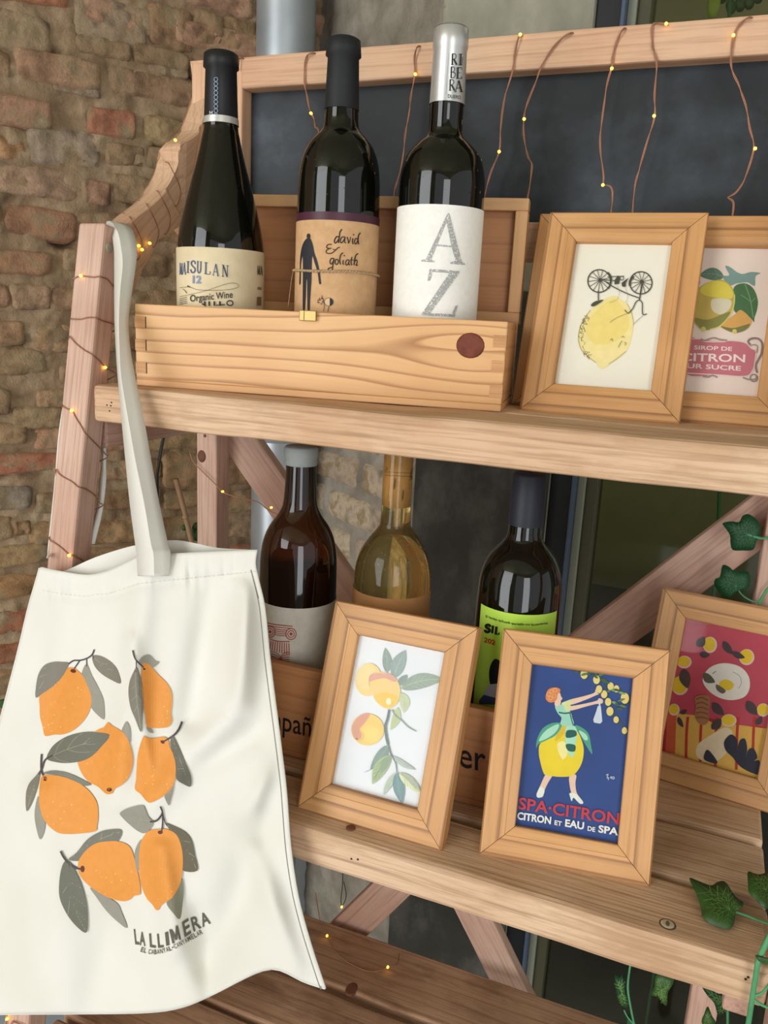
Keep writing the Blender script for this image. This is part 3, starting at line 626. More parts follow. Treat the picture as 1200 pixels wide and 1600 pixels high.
for i in range(3):
    for sd in (0, 1):
        x0 = -0.0002 if sd == 0 else BL - 0.0108; zc = BH - 0.016 - i * 0.0205
        lb('finger_joint', x0, x0 + 0.011, -0.0003, 0.010, zc - 0.005, zc + 0.005, M_ENDG, wb, M_BX, 0.0003)
        if sd == 0: lb('joint_gap', 0.0105, 0.0113, -0.0004, 0.001, zc - 0.005, zc + 0.005, flat('#4a2c18'), wb, M_BX, 0)
kn = onpl(735, 540, BO, BN); disc_on('knot', kn - BN * 0.0001, -BN, 0.0118, 0.0004, mottled('red_knot', [(0.3, '#5c2a1c'), (0.7, '#7c3f2b')], 90, 4, 0.6, 0.2), wb, 0.88)
M_BRASS = flat('#b39a62', 0.35, 0.8)
cl = onpl(483, 493, BO, BN); cM = frame_mat(cl, BU, BN, UP)
lb('clasp', -0.0076, 0.0072, -0.004, 0.0005, -0.0046, 0.0042, M_BRASS, wb, cM, 0.0006); lb('clasp_hinge', -0.0035, -0.003, -0.0043, -0.003, -0.0044, 0.004, flat('#6d5426', 0.4, 0.8), wb, cM, 0)
# the lid, hinged at the back and standing open
LZ = BH - 0.002; LH = 0.112; LY = BD + 0.002
lid = lb('lid', 0.010, BL - 0.010, LY + 0.012, LY + 0.018, LZ + 0.01, LZ + LH - 0.01, M_BOX2, wb, M_BX, 0.0005)
def lrail(x0, x1, za, zb, vert):
    if vert: link('lid_rail', box_me('lid_rail', zb - za, x1 - x0, 0.018, 0.001, 2), lid, M_BX @ Matrix.Translation(((x0 + x1) / 2, LY + 0.009, (za + zb) / 2)) @ frame_mat(Vector(), Vector((0, 0, 1)), Vector((1, 0, 0)), Vector((0, 1, 0))), M_BOX)
    else: lb('lid_rail', x0, x1, LY, LY + 0.018, za, zb, M_BOX, lid, M_BX, 0.001)
lrail(0, BL, LZ + LH - 0.011, LZ + LH, False); lrail(0, BL, LZ, LZ + 0.011, False)
lrail(0, 0.0115, LZ + 0.011, LZ + LH - 0.011, True); lrail(BL - 0.0115, BL, LZ + 0.011, LZ + LH - 0.011, True)

YB2 = 0.630
M_B2 = Matrix.Translation((-0.415, YB2, ZL + 0.0005)); B2L, B2D = 0.345, 0.116
b2z = (onY(735, 1096, YB2).z + onY(425, 1042, YB2).z) / 2 - ZL - 0.001
wb2 = empty('wine_box', 'worn orange-brown wine box with stamped black letters on the lower shelf', 'wine box', M_B2)
lb('front_board', 0, B2L, 0, 0.009, 0.006, b2z, M_BOX2, wb2, M_B2); lb('back_board', 0, B2L, B2D - 0.009, B2D, 0.006, b2z, M_BOX2, wb2, M_B2)
for x0 in (0.0005, B2L - 0.0095):
    link('side_board', box_me('side_board', B2D - 0.02, 0.009, b2z - 0.008, 0.001, 2), wb2, M_B2 @ Matrix.Translation((x0 + 0.0045, B2D / 2, (b2z + 0.005) / 2)) @ Matrix.Rotation(R_(90), 4, 'Z'), M_BOX2)
lb('bottom_board', 0, B2L, 0, B2D, 0, 0.006, M_BOX2, wb2, M_B2)
A = Art()
A.text('mpañ', (416, 1136), (486, 1151), (417, 1103), '#1d1b1c', 0.004, box=(0, 0.73))
A.build('stamped_letters', lambda x, y, o: onY(x, y, YB2) + Vector((0, -o, 0)), wb2)
A = Art()
A.text('er', (717, 1197), (759, 1206), (717, 1165), '#1d1b1c', 0.006, box=(0, 0.55))
A.build('stamped_letters', lambda x, y, o: onY(x, y, YB2) + Vector((0, -o, 0)), wb2)

# ================================================================== bottles
def cyl_map(bx_, by_, rad):
    def f(px, py, off):
        d = ray(px, py); R = rad + off; ox, oy = CAM.x - bx_, CAM.y - by_
        a = d.x ** 2 + d.y ** 2; b = 2 * (ox * d.x + oy * d.y); c = ox * ox + oy * oy - R * R; D = b * b - 4 * a * c
        if D <= 0: t = -b / (2 * a); p = CAM + d * t; v = Vector((p.x - bx_, p.y - by_)).normalized() * R; return Vector((bx_ + v.x, by_ + v.y, p.z))
        return CAM + d * ((-b - math.sqrt(D)) / (2 * a))
    return f
class Bottle:
    def __init__(s, name, label, axis_px, P, n, zb, prof, glass, group=None):
        """axis_px: a picture point on the axis, on the plane (P, n); prof: rows (y, left, right) of the outline from the top down"""
        p = onpl(axis_px[0], axis_px[1], P, n); s.c = Vector((p.x, p.y)); s.zb = zb
        vd = Vector((p.x, p.y, 0)).normalized()
        def rz(row):
            y, a, b = row; q = onpl((a + b) / 2, y, p, vd); return ((b - a) / 2 * depth_of(q) / FPX, q.z)
        s.rz = rz; s.prof = [rz(r) for r in prof]; s.R = max(r for r, z in s.prof)
        s.o = empty(name, label, 'bottle', loc=(p.x, p.y, zb), group=group)
        pr = [(r, z - zb) for r, z in s.prof]
        pts = catmull([Vector((r, z, 0)) for r, z in pr], 5); pr = [(q.x, q.y) for q in pts]
        pr = [(0.0002, pr[0][1])] + pr + [(s.R, 0.006), (s.R - 0.002, 0.0015), (s.R - 0.006, 0.0), (0.0002, 0.001)]
        s.glass = link('glass_body', lathe_me('glass_body', list(reversed(pr)), 56), s.o, WM[s.o.name], glass, True)
    def z(s, px, py): p = Vector((s.c.x, s.c.y, 0)); return onpl(px, py, p, p.normalized()).z - s.zb
    def zf(s, px, py): return cyl_map(s.c.x, s.c.y, s.R)(px, py, 0).z - s.zb
    def lathe(s, name, rows, mat, grow=0.0004, raw=False, sm=True, n=4):
        pr = rows if raw else [(r + grow, z - s.zb) for r, z in map(s.rz, rows)]
        return link(name, lathe_me(name, list(reversed(pr)), 48), s.o, WM[s.o.name], mat, sm)
    def label(s, name, z0, z1, deg0, deg1, mat, grow=0.0003, rad=None):
        """paper band; degrees measured round from the side facing the camera, + to the right"""
        face = math.atan2(CAM.y - s.c.y, CAM.x - s.c.x); r = (rad or s.R) + grow
        return link(name, lathe_me(name, [(r, z0), (r, z1)], 40, face + R_(deg0), face + R_(deg1)), s.o, WM[s.o.name], mat, True)
    def map(s, rad=None): return cyl_map(s.c.x, s.c.y, (rad or s.R) + 0.0003)
BMID = BO + BN * 0.0515; ZBOX = ZS + 0.0065
def paper(name, a, b, sc=40): return mottled(name, [(0.3, a), (0.7, b)], sc, 4, 0.75, 0.1, 0.0005)
M_CAPB = flat('#1b1b1d', 0.45); M_CAPB2 = flat('#202123', 0.6)
# --- burgundy bottle with the cream label
b = Bottle('wine_bottle', 'slim-shouldered dark wine bottle with cream MAISULAN label in the top box', (345, 430), BMID, BN, ZBOX,
    [(84, 328, 374), (190, 325, 377), (215, 322, 380), (250, 313, 386), (300, 298, 397), (345, 286, 406), (375, 280, 410), (395, 278, 411.5), (430, 277.5, 411.5)], M_GLASS_DARK, 'bottles in the top box')
b.lathe('capsule', [(83, 349, 354), (83.5, 330, 373), (87, 325.5, 377.5), (107, 324.5, 378.5), (110, 328, 375), (186, 325.5, 376.5)], M_CAPB)
b.lathe('silver_band', [(186, 325, 377), (196.5, 324.5, 377.5)], flat('#c9c6bd', 0.35, 0.5), 0.0006)
zt = b.zf(345, 388); b.label('paper_label', 0.004, zt + 0.0005, -112, 112, paper('cream_paper', '#cdbb97', '#dccba8'))
A = Art(270, 370, 0.125); ink = '#4c5a78'; blk = '#2d2a26'
for ch, x, y, w in (('M', 82, 472, 34), ('A', 122, 468, 40), ('I', 165, 452, 42), ('S', 218, 446, 62), ('U', 296, 448, 62), ('L', 388, 464, 76), ('A', 500, 482, 78), ('N', 612, 496, 84)):
    w0 = {'M': .9, 'A': .86, 'I': .4, 'S': .6, 'U': .75, 'L': .64, 'N': .78}[ch]
    A.strokes(ch, (x, y), (w / w0, 14 * w / 80), (4, -148), ink if ch != 'N' else '#3c4560', 0.13, 0.07)
for ch, x, y, w in (('M', 1058, 474, 34), ('A', 1096, 480, 30)): A.strokes(ch, (x, y), (w / .9, 2), (2, -112), '#5c4632', 0.13, 0.07)
A.text('12', (245, 582), (350, 584), (248, 482), '#7d8bb0', 0.03)
A.line([(85, 638), (200, 628), (300, 660), (420, 668), (600, 668), (760, 650), (825, 620), (790, 582), (700, 582), (560, 624), (420, 672), (240, 715), (85, 748)], 4, blk)
A.line([(180, 612), (228, 634)], 14, blk, w2=4); A.line([(120, 650), (150, 672), (172, 704)], 4, blk, w2=8)
for k in range(4): A.line([(82, 778 + 22 * k), (178, 752 + 24 * k)], 5, blk, sm=False)
A.text('Organic Wine', (214, 812), (750, 760), (212, 728), blk, 0.012, box=(0, 0.70))
for x in (400, 455, 520, 590): A.line([(x, 862), (x - 2, 806)], 22, blk, sm=False)
A.line([(365, 835), (410, 862)], 18, blk, sm=False); A.ring((715, 828), 38, 14, blk, 30); A.line([(600, 850), (652, 848)], 12, blk, sm=False); A.line([(540, 856), (575, 852)], 12, blk, sm=False)
A.line([(1062, 640), (1110, 650)], 34, '#8a7350', sm=False); A.poly([(1055, 750), (1108, 752), (1106, 860), (1052, 858)], '#7c6444')
A.build('label_print', b.map(), b.o, (2.5, 0))
A = Art(250, 30, 1 / 3.0)                               # chain motif up the capsule
for k in range(9): A.ring((262, 282 + k * 21), 8.5, 2.6, '#8ea0b4', 9.5)
A.text('M', (232, 452), (246, 452), (232, 430), '#c9c9c4'); A.text('M', (364, 470), (372, 470), (364, 450), '#8a8a86')
A.build('capsule_print', b.map(b.rz((150, 326.5, 376.5))[0] + 0.0004), b.o, (1.5, 0))
# --- bordeaux bottle with the kraft label
b = Bottle('wine_bottle', 'dark wine bottle with kraft david & goliath label tied with twine', (526, 410), BMID, BN, ZBOX,
    [(62, 515, 560), (172, 510, 562), (198, 508, 564), (207, 504, 568), (217, 494, 577), (230, 482, 585), (250, 472, 590.5), (275, 467, 593), (305, 465, 593), (340, 463, 592)], M_GLASS_DARK, 'bottles in the top box')
b.lathe('capsule', [(60, 535, 540), (60.5, 517, 558), (64, 512.5, 563.5), (88, 510.5, 565), (91, 514, 561.5), (173, 510, 562.5)], M_CAPB2)
zt = b.zf(526, 331); zm = b.zf(526, 344)
b.label('paper_label', 0.004, zm, -125, 125, mottled('kraft_paper', [(0.3, '#bf956a'), (0.7, '#cda57a')], 120, 5, 0.85, 0.15, 0.0004)); b.label('plum_band', zm, zt, -125, 125, flat('#4a2634', 0.4))
A = Art(450, 320, 0.125); dk = '#25262b'; br = '#2b1c14'
A.disc((256, 392), 24, dk, 34); A.blob([(236, 420), (278, 420), (310, 500), (330, 600), (365, 700), (395, 830), (412, 960), (415, 985), (388, 985), (370, 850), (330, 720), (303, 640), (296, 800), (292, 960), (278, 1160), (270, 1318), (244, 1318), (240, 1150), (238, 950), (230, 948), (222, 1150), (208, 1318), (186, 1318), (183, 1150), (185, 960), (186, 800), (182, 640), (160, 760), (158, 900), (156, 985), (140, 985), (146, 800), (152, 640), (172, 530), (200, 460)], dk, 3)
def pen(pts, w=15): A.line(pts, w, br)
pen([(640, 402), (606, 400), (582, 440), (584, 474), (606, 470), (640, 420)]); pen([(676, 304), (650, 340), (640, 410), (632, 478)])
pen([(712, 402), (676, 404), (656, 440), (662, 474), (686, 462), (712, 410)], 13); pen([(712, 402), (708, 460), (724, 480)], 13)
pen([(736, 402), (752, 440), (756, 484)], 14); pen([(756, 484), (776, 440), (782, 400)], 10)
pen([(812, 418), (806, 460), (816, 492)], 14); A.disc((820, 374), 9, br)
pen([(872, 424), (846, 424), (832, 456), (840, 488), (858, 480), (876, 430)], 13); pen([(906, 350), (884, 380), (876, 440), (884, 494)])
pen([(548, 496), (500, 496), (482, 530), (510, 546), (540, 542)], 12); pen([(510, 548), (478, 572), (484, 604), (540, 606), (590, 570), (620, 540), (648, 530)], 12); pen([(560, 556), (600, 566)], 10)
pen([(572, 672), (540, 672), (524, 706), (532, 738), (552, 730), (574, 682)], 13); pen([(576, 668), (562, 740), (552, 810), (530, 838), (500, 828), (506, 796), (548, 782)], 14)
pen([(616, 680), (594, 690), (588, 724), (604, 746), (624, 730), (628, 696), (612, 680)], 13)
pen([(690, 600), (660, 624), (646, 690), (656, 746)], 14); pen([(692, 690), (686, 730), (698, 748)], 13); A.disc((704, 636), 9, br)
pen([(764, 690), (736, 690), (720, 724), (728, 752), (748, 744), (768, 696)], 12); pen([(766, 690), (760, 740), (776, 754)], 12)
pen([(800, 650), (788, 720), (800, 754)], 13); pen([(776, 690), (822, 690)], 9)
pen([(880, 610), (850, 630), (832, 700), (826, 754)], 14); pen([(832, 710), (858, 688), (866, 720), (850, 756), (876, 752)], 12)
A.disc((510, 1214), 54, '#d3b48c', 50); A.ring((510, 1214), 54, 5, dk, 50); A.disc((512, 1214), 54, dk, 50, a0=-80, a1=80)
for k in range(14): A.disc((380 + random.uniform(-8, 60), 1190 + random.uniform(-55, 55)), 10, br, 6, random.uniform(0, 180), n=7)
A.line([(442, 1180), (452, 1260), (444, 1330)], 6, br); A.line([(470, 1250), (440, 1200)], 5, br); A.line([(512, 1268), (506, 1300), (498, 1336)], 7, br)
A.build('label_print', b.map(), b.o, (2.5, 0))
tw = []                                                 # twine tied round the label
f = cyl_map(b.c.x, b.c.y, b.R + 0.0014)
for k in range(0, 97):
    a = 2 * math.pi * k / 96; zz = b.z(526, 427.5) + 0.0006 * math.sin(3 * a) + b.zb
    face = math.atan2(CAM.y - b.c.y, CAM.x - b.c.x); aa = face + a
    tw.append((aa, zz))
M_TWINE = mottled('jute', [(0.3, '#a5835a'), (0.7, '#cbb088')], 300, 4, 0.95, 0.6, 0.001)
for ph in (0, math.pi):
    pts = []
    for k in range(0, 481):
        u = k / 480 * 96; i = min(int(u), 95); fr = u - i; aa = tw[i][0] + (tw[i + 1][0] - tw[i][0]) * fr; zz = tw[i][1] + (tw[i + 1][1] - tw[i][1]) * fr
        w = k * 0.55 + ph; rr = b.R + 0.0016 + 0.0006 * math.cos(w); pts.append((b.c.x + rr * math.cos(aa), b.c.y + rr * math.sin(aa), zz + 0.0006 * math.sin(w)))
    tube('twine', pts, 0.0007, b.o, M_TWINE, 5)
tube('twine_end', catmull([f(458, 424, 0.001), f(455, 440, 0.004), f(452, 465, 0.006), f(450, 480, 0.006)], 4), 0.00025, b.o, M_TWINE, 4)
# --- bordeaux bottle with the white label
b = Bottle('wine_bottle', 'dark wine bottle with tall white A Z label and silver capsule', (684, 400), BMID, BN, ZBOX,
    [(45, 675, 727), (160, 670, 723), (200, 669, 722), (214, 665, 724), (226, 652, 736), (245, 634, 749), (268, 625, 754.5), (295, 622, 756), (330, 620.5, 754), (400, 618, 751)], M_GLASS_DARK, 'bottles in the top box')
b.lathe('capsule', [(42, 699, 703), (42.5, 679, 724), (47, 675, 728), (76, 673.5, 727.5), (79, 675.5, 726.5), (164, 669.5, 723)], flat('#c4c3bf', 0.35, 0.6))
zt = b.zf(684, 319); b.label('paper_label', 0.004, zt, -118, 118, paper('white_paper', '#e6e3da', '#eeece4', 200))
M_SILV = mottled('speckled_silver_ink', [(0.40, '#e2dfd8'), (0.47, '#8d8d8a'), (0.6, '#a5a5a1')], 900, 3, 0.5, 0)
A = Art(610, 30, 0.3)
A.poly([(298, 1010), (306, 1010), (372, 1262), (386, 1270), (390, 1280), (312, 1274), (312, 1266), (340, 1258), (318, 1180), (292, 1055), (244, 1172), (212, 1252), (230, 1258), (230, 1266), (160, 1262), (162, 1254), (186, 1248)], M_SILV)
A.poly([(236, 1172), (318, 1180), (320, 1188), (234, 1180)], M_SILV)
A.poly([(204, 1300), (362, 1312), (356, 1326), (206, 1532), (320, 1536), (340, 1490), (352, 1490), (334, 1550), (164, 1542), (164, 1532), (308, 1322), (222, 1316), (206, 1362), (192, 1364)], M_SILV)
A.build('label_print', b.map(), b.o, (3, 0))
A = Art(610, 30, 0.3)
for ch, x, y in (('R', 316, 238), ('I', 356, 240), ('B', 310, 306), ('E', 344, 310), ('R', 304, 372), ('A', 338, 378)):
    A.strokes(ch, (x, y), (48, 1), (2, -60), '#1e1d1c', 0.13, 0.06)
A.text('DUERO', (300, 408), (368, 416), (300, 390), '#2a2928', 0.0); A.line([(305, 178), (290, 390)], 1.2, '#77756f', sm=False); A.line([(376, 196), (373, 236)], 3, '#1e1d1c', sm=False)
A.build('capsule_print', b.map(b.rz((120, 672.5, 725))[0] + 0.0006), b.o, (1.5, 0))

# --- three bottles in the lower box
ZB2 = ZL + 0.0068; YV = Vector((0, 1, 0))
M_AMBER, t_, p_ = nt('amber_glass'); p_.inputs['Base Color'].default_value = hexc('#2a0f05'); p_.inputs['Roughness'].default_value = 0.03
tc_ = nd(t_, 'ShaderNodeTexCoord'); sp_ = nd(t_, 'ShaderNodeSeparateXYZ'); t_.links.new(tc_.outputs['Object'], sp_.inputs[0])
b = Bottle('wine_bottle', 'brown bottle with grey stopper and pale label of a red column', (466, 900), Vector((0, 0.686, 0)), YV, ZB2,
    [(715, 450, 499), (735, 451, 498), (770, 449, 499), (790, 446, 501), (805, 438, 507), (822, 424, 517), (842, 413, 523), (868, 407.5, 526), (910, 406, 526), (960, 406, 525)], M_AMBER, 'bottles in the lower box')
za, zb_ = b.z(466, 926), b.z(466, 800)
t_.links.new(ramp(t_, [(0.0, hexc('#120603')), (0.5, hexc('#170804')), (0.55, hexc('#38170a')), (0.9, hexc('#2a1408')), (1.0, hexc('#1c120c'))], (lambda m: (t_.links.new(sp_.outputs['Z'], m.inputs[0]), m.inputs.__getitem__(1).__setattr__('default_value', za - 0.02), m.inputs.__getitem__(2).__setattr__('default_value', zb_ + 0.02), m.outputs[0])[-1])(nd(t_, 'ShaderNodeMapRange'))).outputs[0], p_.inputs['Base Color'])
b.lathe('stopper', [(696, 473, 475), (697, 450, 497), (700, 447, 500), (712, 447, 500), (718, 449, 498), (722, 448, 500), (726, 450, 498)], flat('#8f9390', 0.6))
zt = b.zf(466, 951); b.label('paper_label', 0.02, zt, -115, 115, paper('stone_paper', '#c9c2b4', '#d5cfc2', 120))
A = Art(300, 650, 1 / 3.0); rd = '#b0402c'
A.line([(350, 968), (380, 976), (430, 982), (472, 986)], 4, rd); A.line([(352, 980), (400, 990), (470, 996)], 3, rd)
for cx_, cy_, sg in ((366, 1012, 1), (464, 1022, -1)):
    A.ring((cx_, cy_), 24, 4, rd, 26); A.ring((cx_, cy_), 15, 3.5, rd, 16); A.disc((cx_, cy_), 7, rd)
for k in range(4): A.line([(384, 996 + 9 * k), (415, 1003 + 9 * k), (444, 1004 + 9 * k)], 3, rd)
A.line([(366, 1046), (400, 1056), (458, 1058)], 4, rd)
for k in range(9): A.line([(370 + 10.5 * k, 1056 + 1.2 * k), (364 + 11.5 * k, 1096 + 3 * k)], 4, rd, sm=False)
for k in range(5): A.line([(364, 1102 + 10 * k), (395, 1110 + 12 * k), (425, 1140 + 10 * k)], 3, rd)
for k in range(5): A.line([(456, 1108 + 11 * k), (428, 1114 + 10 * k), (404, 1148 + 7 * k)], 3, rd)
A.build('label_print', b.map(), b.o, (2.5, 0))

M_WHITEW = glassy('clear_glass_of_wine', '#f0d48a', 0.02, 0.5, 0.95, 1.33)
b = Bottle('wine_bottle', 'clear bottle of golden wine with printed cork behind the peach picture', (613, 905), Vector((0, 0.692, 0)), YV, ZB2,
    [(702, 599, 645), (760, 598, 644), (812, 597, 644), (826, 592, 647), (842, 576, 656), (860, 563, 665), (885, 555, 672), (915, 553, 673), (960, 552, 672)], M_WHITEW, 'bottles in the lower box')
b.lathe('cork', [(700, 620, 623), (700.5, 603, 641), (790, 602.5, 640.5), (790.5, 620, 623)], mottled('cork', [(0.3, '#b58d62'), (0.7, '#d2ac80')], 60, 5, 0.9, 0.3, 0.001), 0.0)
zt = b.zf(613, 936); b.label('paper_label', 0.02, zt, -120, 120, mottled('apricot_paper', [(0.3, '#b9824e'), (0.7, '#c79260')], 30, 4, 0.7, 0.05, 0.0005))
A = Art(300, 650, 1 / 3.0)
for k in range(16):
    x, y = 912 + (k * 37) % 112, 238 + (k * 53) % 150
    A.line([(x, y), (x + 7, y + 10), (x - 2, y + 17)], 3.2, '#5c3a22'); 
A.line([(908, 262), (1030, 268)], 2.5, '#6e4a2e'); A.line([(908, 278), (1030, 284)], 2.5, '#6e4a2e')
A.build('cork_print', b.map(b.rz((750, 602, 641))[0]), b.o, (1.5, 0), base=0.0)

b = Bottle('wine_bottle', 'dark wine bottle with bright lime green label behind the blue poster', (812, 920), Vector((0, 0.688, 0)), YV, ZB2,
    [(745, 797, 849), (815, 795, 847), (836, 792, 846), (848, 784, 851), (862, 768, 861), (880, 756, 870), (902, 750, 876), (930, 748, 877.5), (980, 746, 876)], M_GLASS_DARK, 'bottles in the lower box')
b.lathe('capsule', [(738, 821, 825), (738.5, 800, 846), (742, 797, 849), (819, 795, 847.5)], flat('#22242c', 0.5))
zt = b.zf(812, 960); 
b.label('paper_label', 0.02, zt, -58, 62, mottled('lime_paper', [(0.3, '#a9cf3f'), (0.7, '#b8da55')], 20, 3, 0.6, 0.03, 0.0004))
A = Art(740, 900, 0.14376)
A.text('El Verdejo de Rueda que habla con las mandarinas', (130, 452), (330, 520), (132, 426), '#1f3512', 0.012, box=(0, 0.72)) if False else None
words = [('El Verdejo de', 130, 450, 298, 502), ('Rueda que', 304, 504, 464, 534), ('habla con las', 472, 534, 660, 540), ('mandarinas', 668, 540, 806, 522)]
for w_, xa, ya, xb, yb in words: A.text(w_, (xa, ya), (xb, yb), (xa + 2, ya - 27), '#24401a', 0.012, box=(0, 0.72))
A.strokes('S', (118, 605), (95, 14), (10, -78), '#15170f', 0.34, 0.16); A.strokes('I', (188, 618), (70, 10), (8, -78), '#15170f', 0.34, 0.16); A.strokes('L', (226, 630), (75, 10), (8, -78), '#15170f', 0.34, 0.16)
A.text('202', (110, 716), (232, 752), (118, 664), '#b8321e', 0.03, box=(0, 0.72))
A.blob([(225, 905), (180, 980), (168, 1080), (182, 1180), (215, 1185), (300, 1180), (320, 1000), (280, 920)], '#17181a', 4)
A.poly([(160, 1180), (260, 1170), (260, 1330), (105, 1290)], '#b9bcc6'); A.poly([(110, 1290), (260, 1330), (260, 1400), (60, 1390), (60, 1350)], '#3c4a78')
A.build('label_print', b.map(), b.o, (2.5, 0))

# ================================================================== picture frames
FW, FH, FT = 0.1325, 0.182, 0.015
PROF = [(0.0, 0.0145), (0.0, 0.0012), (0.0012, 0.0), (0.0185, 0.0002), (0.0189, 0.0007), (0.0255, 0.0019), (0.0262, 0.0026), (0.0262, 0.0090), (0.0262, 0.0145)]
def rail_me(L):
    vs, fs = [], []; n = len(PROF)
    for end in (0, 1):
        for v, d in PROF:
            x = v + 0.00028 if end == 0 else L - v - 0.00028
            vs.append((x - L / 2, v, d))
    for i in range(n):
        j = (i + 1) % n; fs.append((i, j, n + j, n + i))
    fs.append(tuple(range(n))); fs.append(tuple(reversed(range(n, 2 * n))))
    me = mesh('frame_rail', vs, fs)
    bm = bmesh.new(); bm.from_mesh(me); bmesh.ops.recalc_face_normals(bm, faces=bm.faces[:]); bm.to_mesh(me); bm.free(); return me
RW, RH = rail_me(FW), rail_me(FH)
class Frame:
    def __init__(s, label, bl, yaw, lean, paper_mat, wd=None, glass=True, group='small pine picture frames', FW=0.1325, strut=0.012):
        """bl: lower left front corner; yaw turns, lean tips the top back"""
        wd = wd or M_FRAME; s.FW = FW; RW_ = RW if FW == 0.1325 else rail_me(FW)
        u = Vector((math.cos(R_(yaw)), math.sin(R_(yaw)), 0)); m = Vector((-u.y, u.x, 0))
        v = UP * math.cos(R_(lean)) + m * math.sin(R_(lean)); w = u.cross(v)      # w: out of the face, towards the viewer
        s.o0 = Vector(bl); s.u, s.v, s.w = u, v, w
        s.M = frame_mat(s.o0, u, -w, v)                                          # local x right, y into the frame, z up
        s.o = empty('picture_frame', label, 'picture frame', s.M, group=group)
        for k, (c, ex, ey, me) in enumerate((((FW / 2, 0), (1, 0), (0, 1), RW_), ((FW / 2, FH), (-1, 0), (0, -1), RW_), ((0, FH / 2), (0, -1), (1, 0), RH), ((FW, FH / 2), (0, 1), (-1, 0), RH))):
            X_ = u * ex[0] + v * ex[1]; Y2 = u * ey[0] + v * ey[1]; Z2 = -w                  # profile depth runs into the frame
            o = s.o0 + u * c[0] + v * c[1]
            link('frame_rail', me, s.o, frame_mat(o, X_, Y2, Z2), wd)
        s.pd = 0.0080
        g = 0.0255
        P = [s.pt(g, g, s.pd), s.pt(FW - g, g, s.pd), s.pt(FW - g, FH - g, s.pd), s.pt(g, FH - g, s.pd)]
        wmesh('print_paper', P, [(0, 1, 2, 3)], s.o, paper_mat)
        B = [s.pt(g, g, 0.012), s.pt(FW - g, g, 0.012), s.pt(FW - g, FH - g, 0.012), s.pt(g, FH - g, 0.012)]
        wmesh('backing_board', B, [(3, 2, 1, 0)], s.o, flat('#6b5138', 0.8))
        if glass:
            G = [s.pt(g, g, 0.0050), s.pt(FW - g, g, 0.0050), s.pt(FW - g, FH - g, 0.0050), s.pt(g, FH - g, 0.0050)]
            wmesh('glass_pane', G, [(0, 1, 2, 3)], s.o, M_PANE)
        # strut behind
        top_ = s.pt(FW / 2, FH * 0.42, 0.0165); foot = Vector((top_.x + m.x * strut, top_.y + m.y * strut, s.o0.z + 0.004))
        if strut: plank('easel_strut', s.o, flat('#7a5c3e', 0.8), foot, top_, u, 0.035, 0.003, 0.0004, 0, 0)
    def pt(s, x, y, d): return s.o0 + s.u * x + s.v * y - s.w * d
    def map(s):
        P = s.pt(0, 0, s.pd)
        def f(px, py, off):
            q = onpl(px, py, P, s.w) + s.w * off; d = q - s.o0            # keep the print inside its opening
            x = min(max(d.dot(s.u), 0.0256), s.FW - 0.0256); y = min(max(d.dot(s.v), 0.0256), FH - 0.0256)
            return s.pt(x, y, s.pd - off)
        return f
def smooth_paper(name, a, b_): return mottled(name, [(0.3, a), (0.7, b_)], 12, 4, 0.6, 0.03, 0.0004)

# --- lemon upside down on a bicycle (top shelf)
f1 = Frame('pine frame with a lemon riding an upside-down bicycle', onZ(811, 640, ZS + 0.0004), 1.2, 20, smooth_paper('sketch_paper', '#e9e2d0', '#efe9da'), strut=0)
A = Art(900, 380, 0.15); gk = '#4c4a40'
A.blob([(395, 548), (440, 566), (520, 625), (575, 700), (596, 800), (595, 900), (575, 1000), (540, 1100), (470, 1180), (380, 1245), (320, 1290), (275, 1312), (240, 1295), (205, 1240), (130, 1190), (60, 1120), (25, 1000), (30, 900), (70, 800), (150, 700), (250, 615), (330, 565)], '#efdf9c', 5)
A.blob([(395, 580), (480, 660), (545, 780), (540, 900), (420, 1020), (250, 1060), (140, 1010), (110, 880), (180, 740), (290, 640)], '#eed883', 5)
A.blob([(200, 1130), (400, 1110), (500, 1080), (430, 1180), (320, 1270), (270, 1290), (220, 1230)], '#f1e0a0', 5)
for k in range(46):
    t = random.random(); x = 30 + 55 * random.random() + 70 * (abs(t - 0.5) * 2) ** 2; y = 720 + 460 * t
    A.line([(x, y), (x + random.uniform(-14, 22), y + random.uniform(-26, 26)), (x + random.uniform(0, 26), y + random.uniform(-10, 40))], 4, '#8d8257')
A.line([(150, 700), (60, 840), (26, 980), (50, 1100), (120, 1180), (205, 1245)], 4, '#8a8060')
A.line([(530, 630), (575, 720), (598, 820), (596, 870)], 3, '#9a8d60'); A.line([(520, 1130), (420, 1210), (340, 1262)], 3, '#8a8060')
for c, r in (((242, 398), 118), ((676, 418), 116)):
    A.ring(c, r, 12, gk); A.disc((c[0] + 10, c[1] - 10), 20, gk)
    for k in range(13):
        a = 2 * math.pi * k / 13 + 0.2; A.line([(c[0] + 10, c[1] - 10), (c[0] + r * math.cos(a), c[1] + r * math.sin(a))], 6, gk, sm=False)
A.line([(330, 310), (365, 360), (360, 430), (335, 480)], 18, gk); A.line([(600, 350), (565, 400), (562, 450)], 24, gk)
A.line([(255, 385), (420, 398)], 9, gk, sm=False); A.line([(330, 356), (500, 350)], 8, gk, sm=False); A.line([(300, 400), (380, 455), (520, 525), (660, 578)], 11, gk); A.line([(440, 345), (400, 400)], 7, gk, sm=False)
A.poly([(402, 400), (440, 352), (462, 362), (448, 430), (404, 436)], gk); A.poly([(475, 420), (548, 366), (520, 420), (518, 462), (482, 458)], gk); A.ring((478, 372), 20, 7, gk)
A.line([(234, 500), (234, 600)], 11, gk, sm=False); A.blob([(158, 650), (200, 612), (285, 596), (240, 635), (180, 665)], gk)
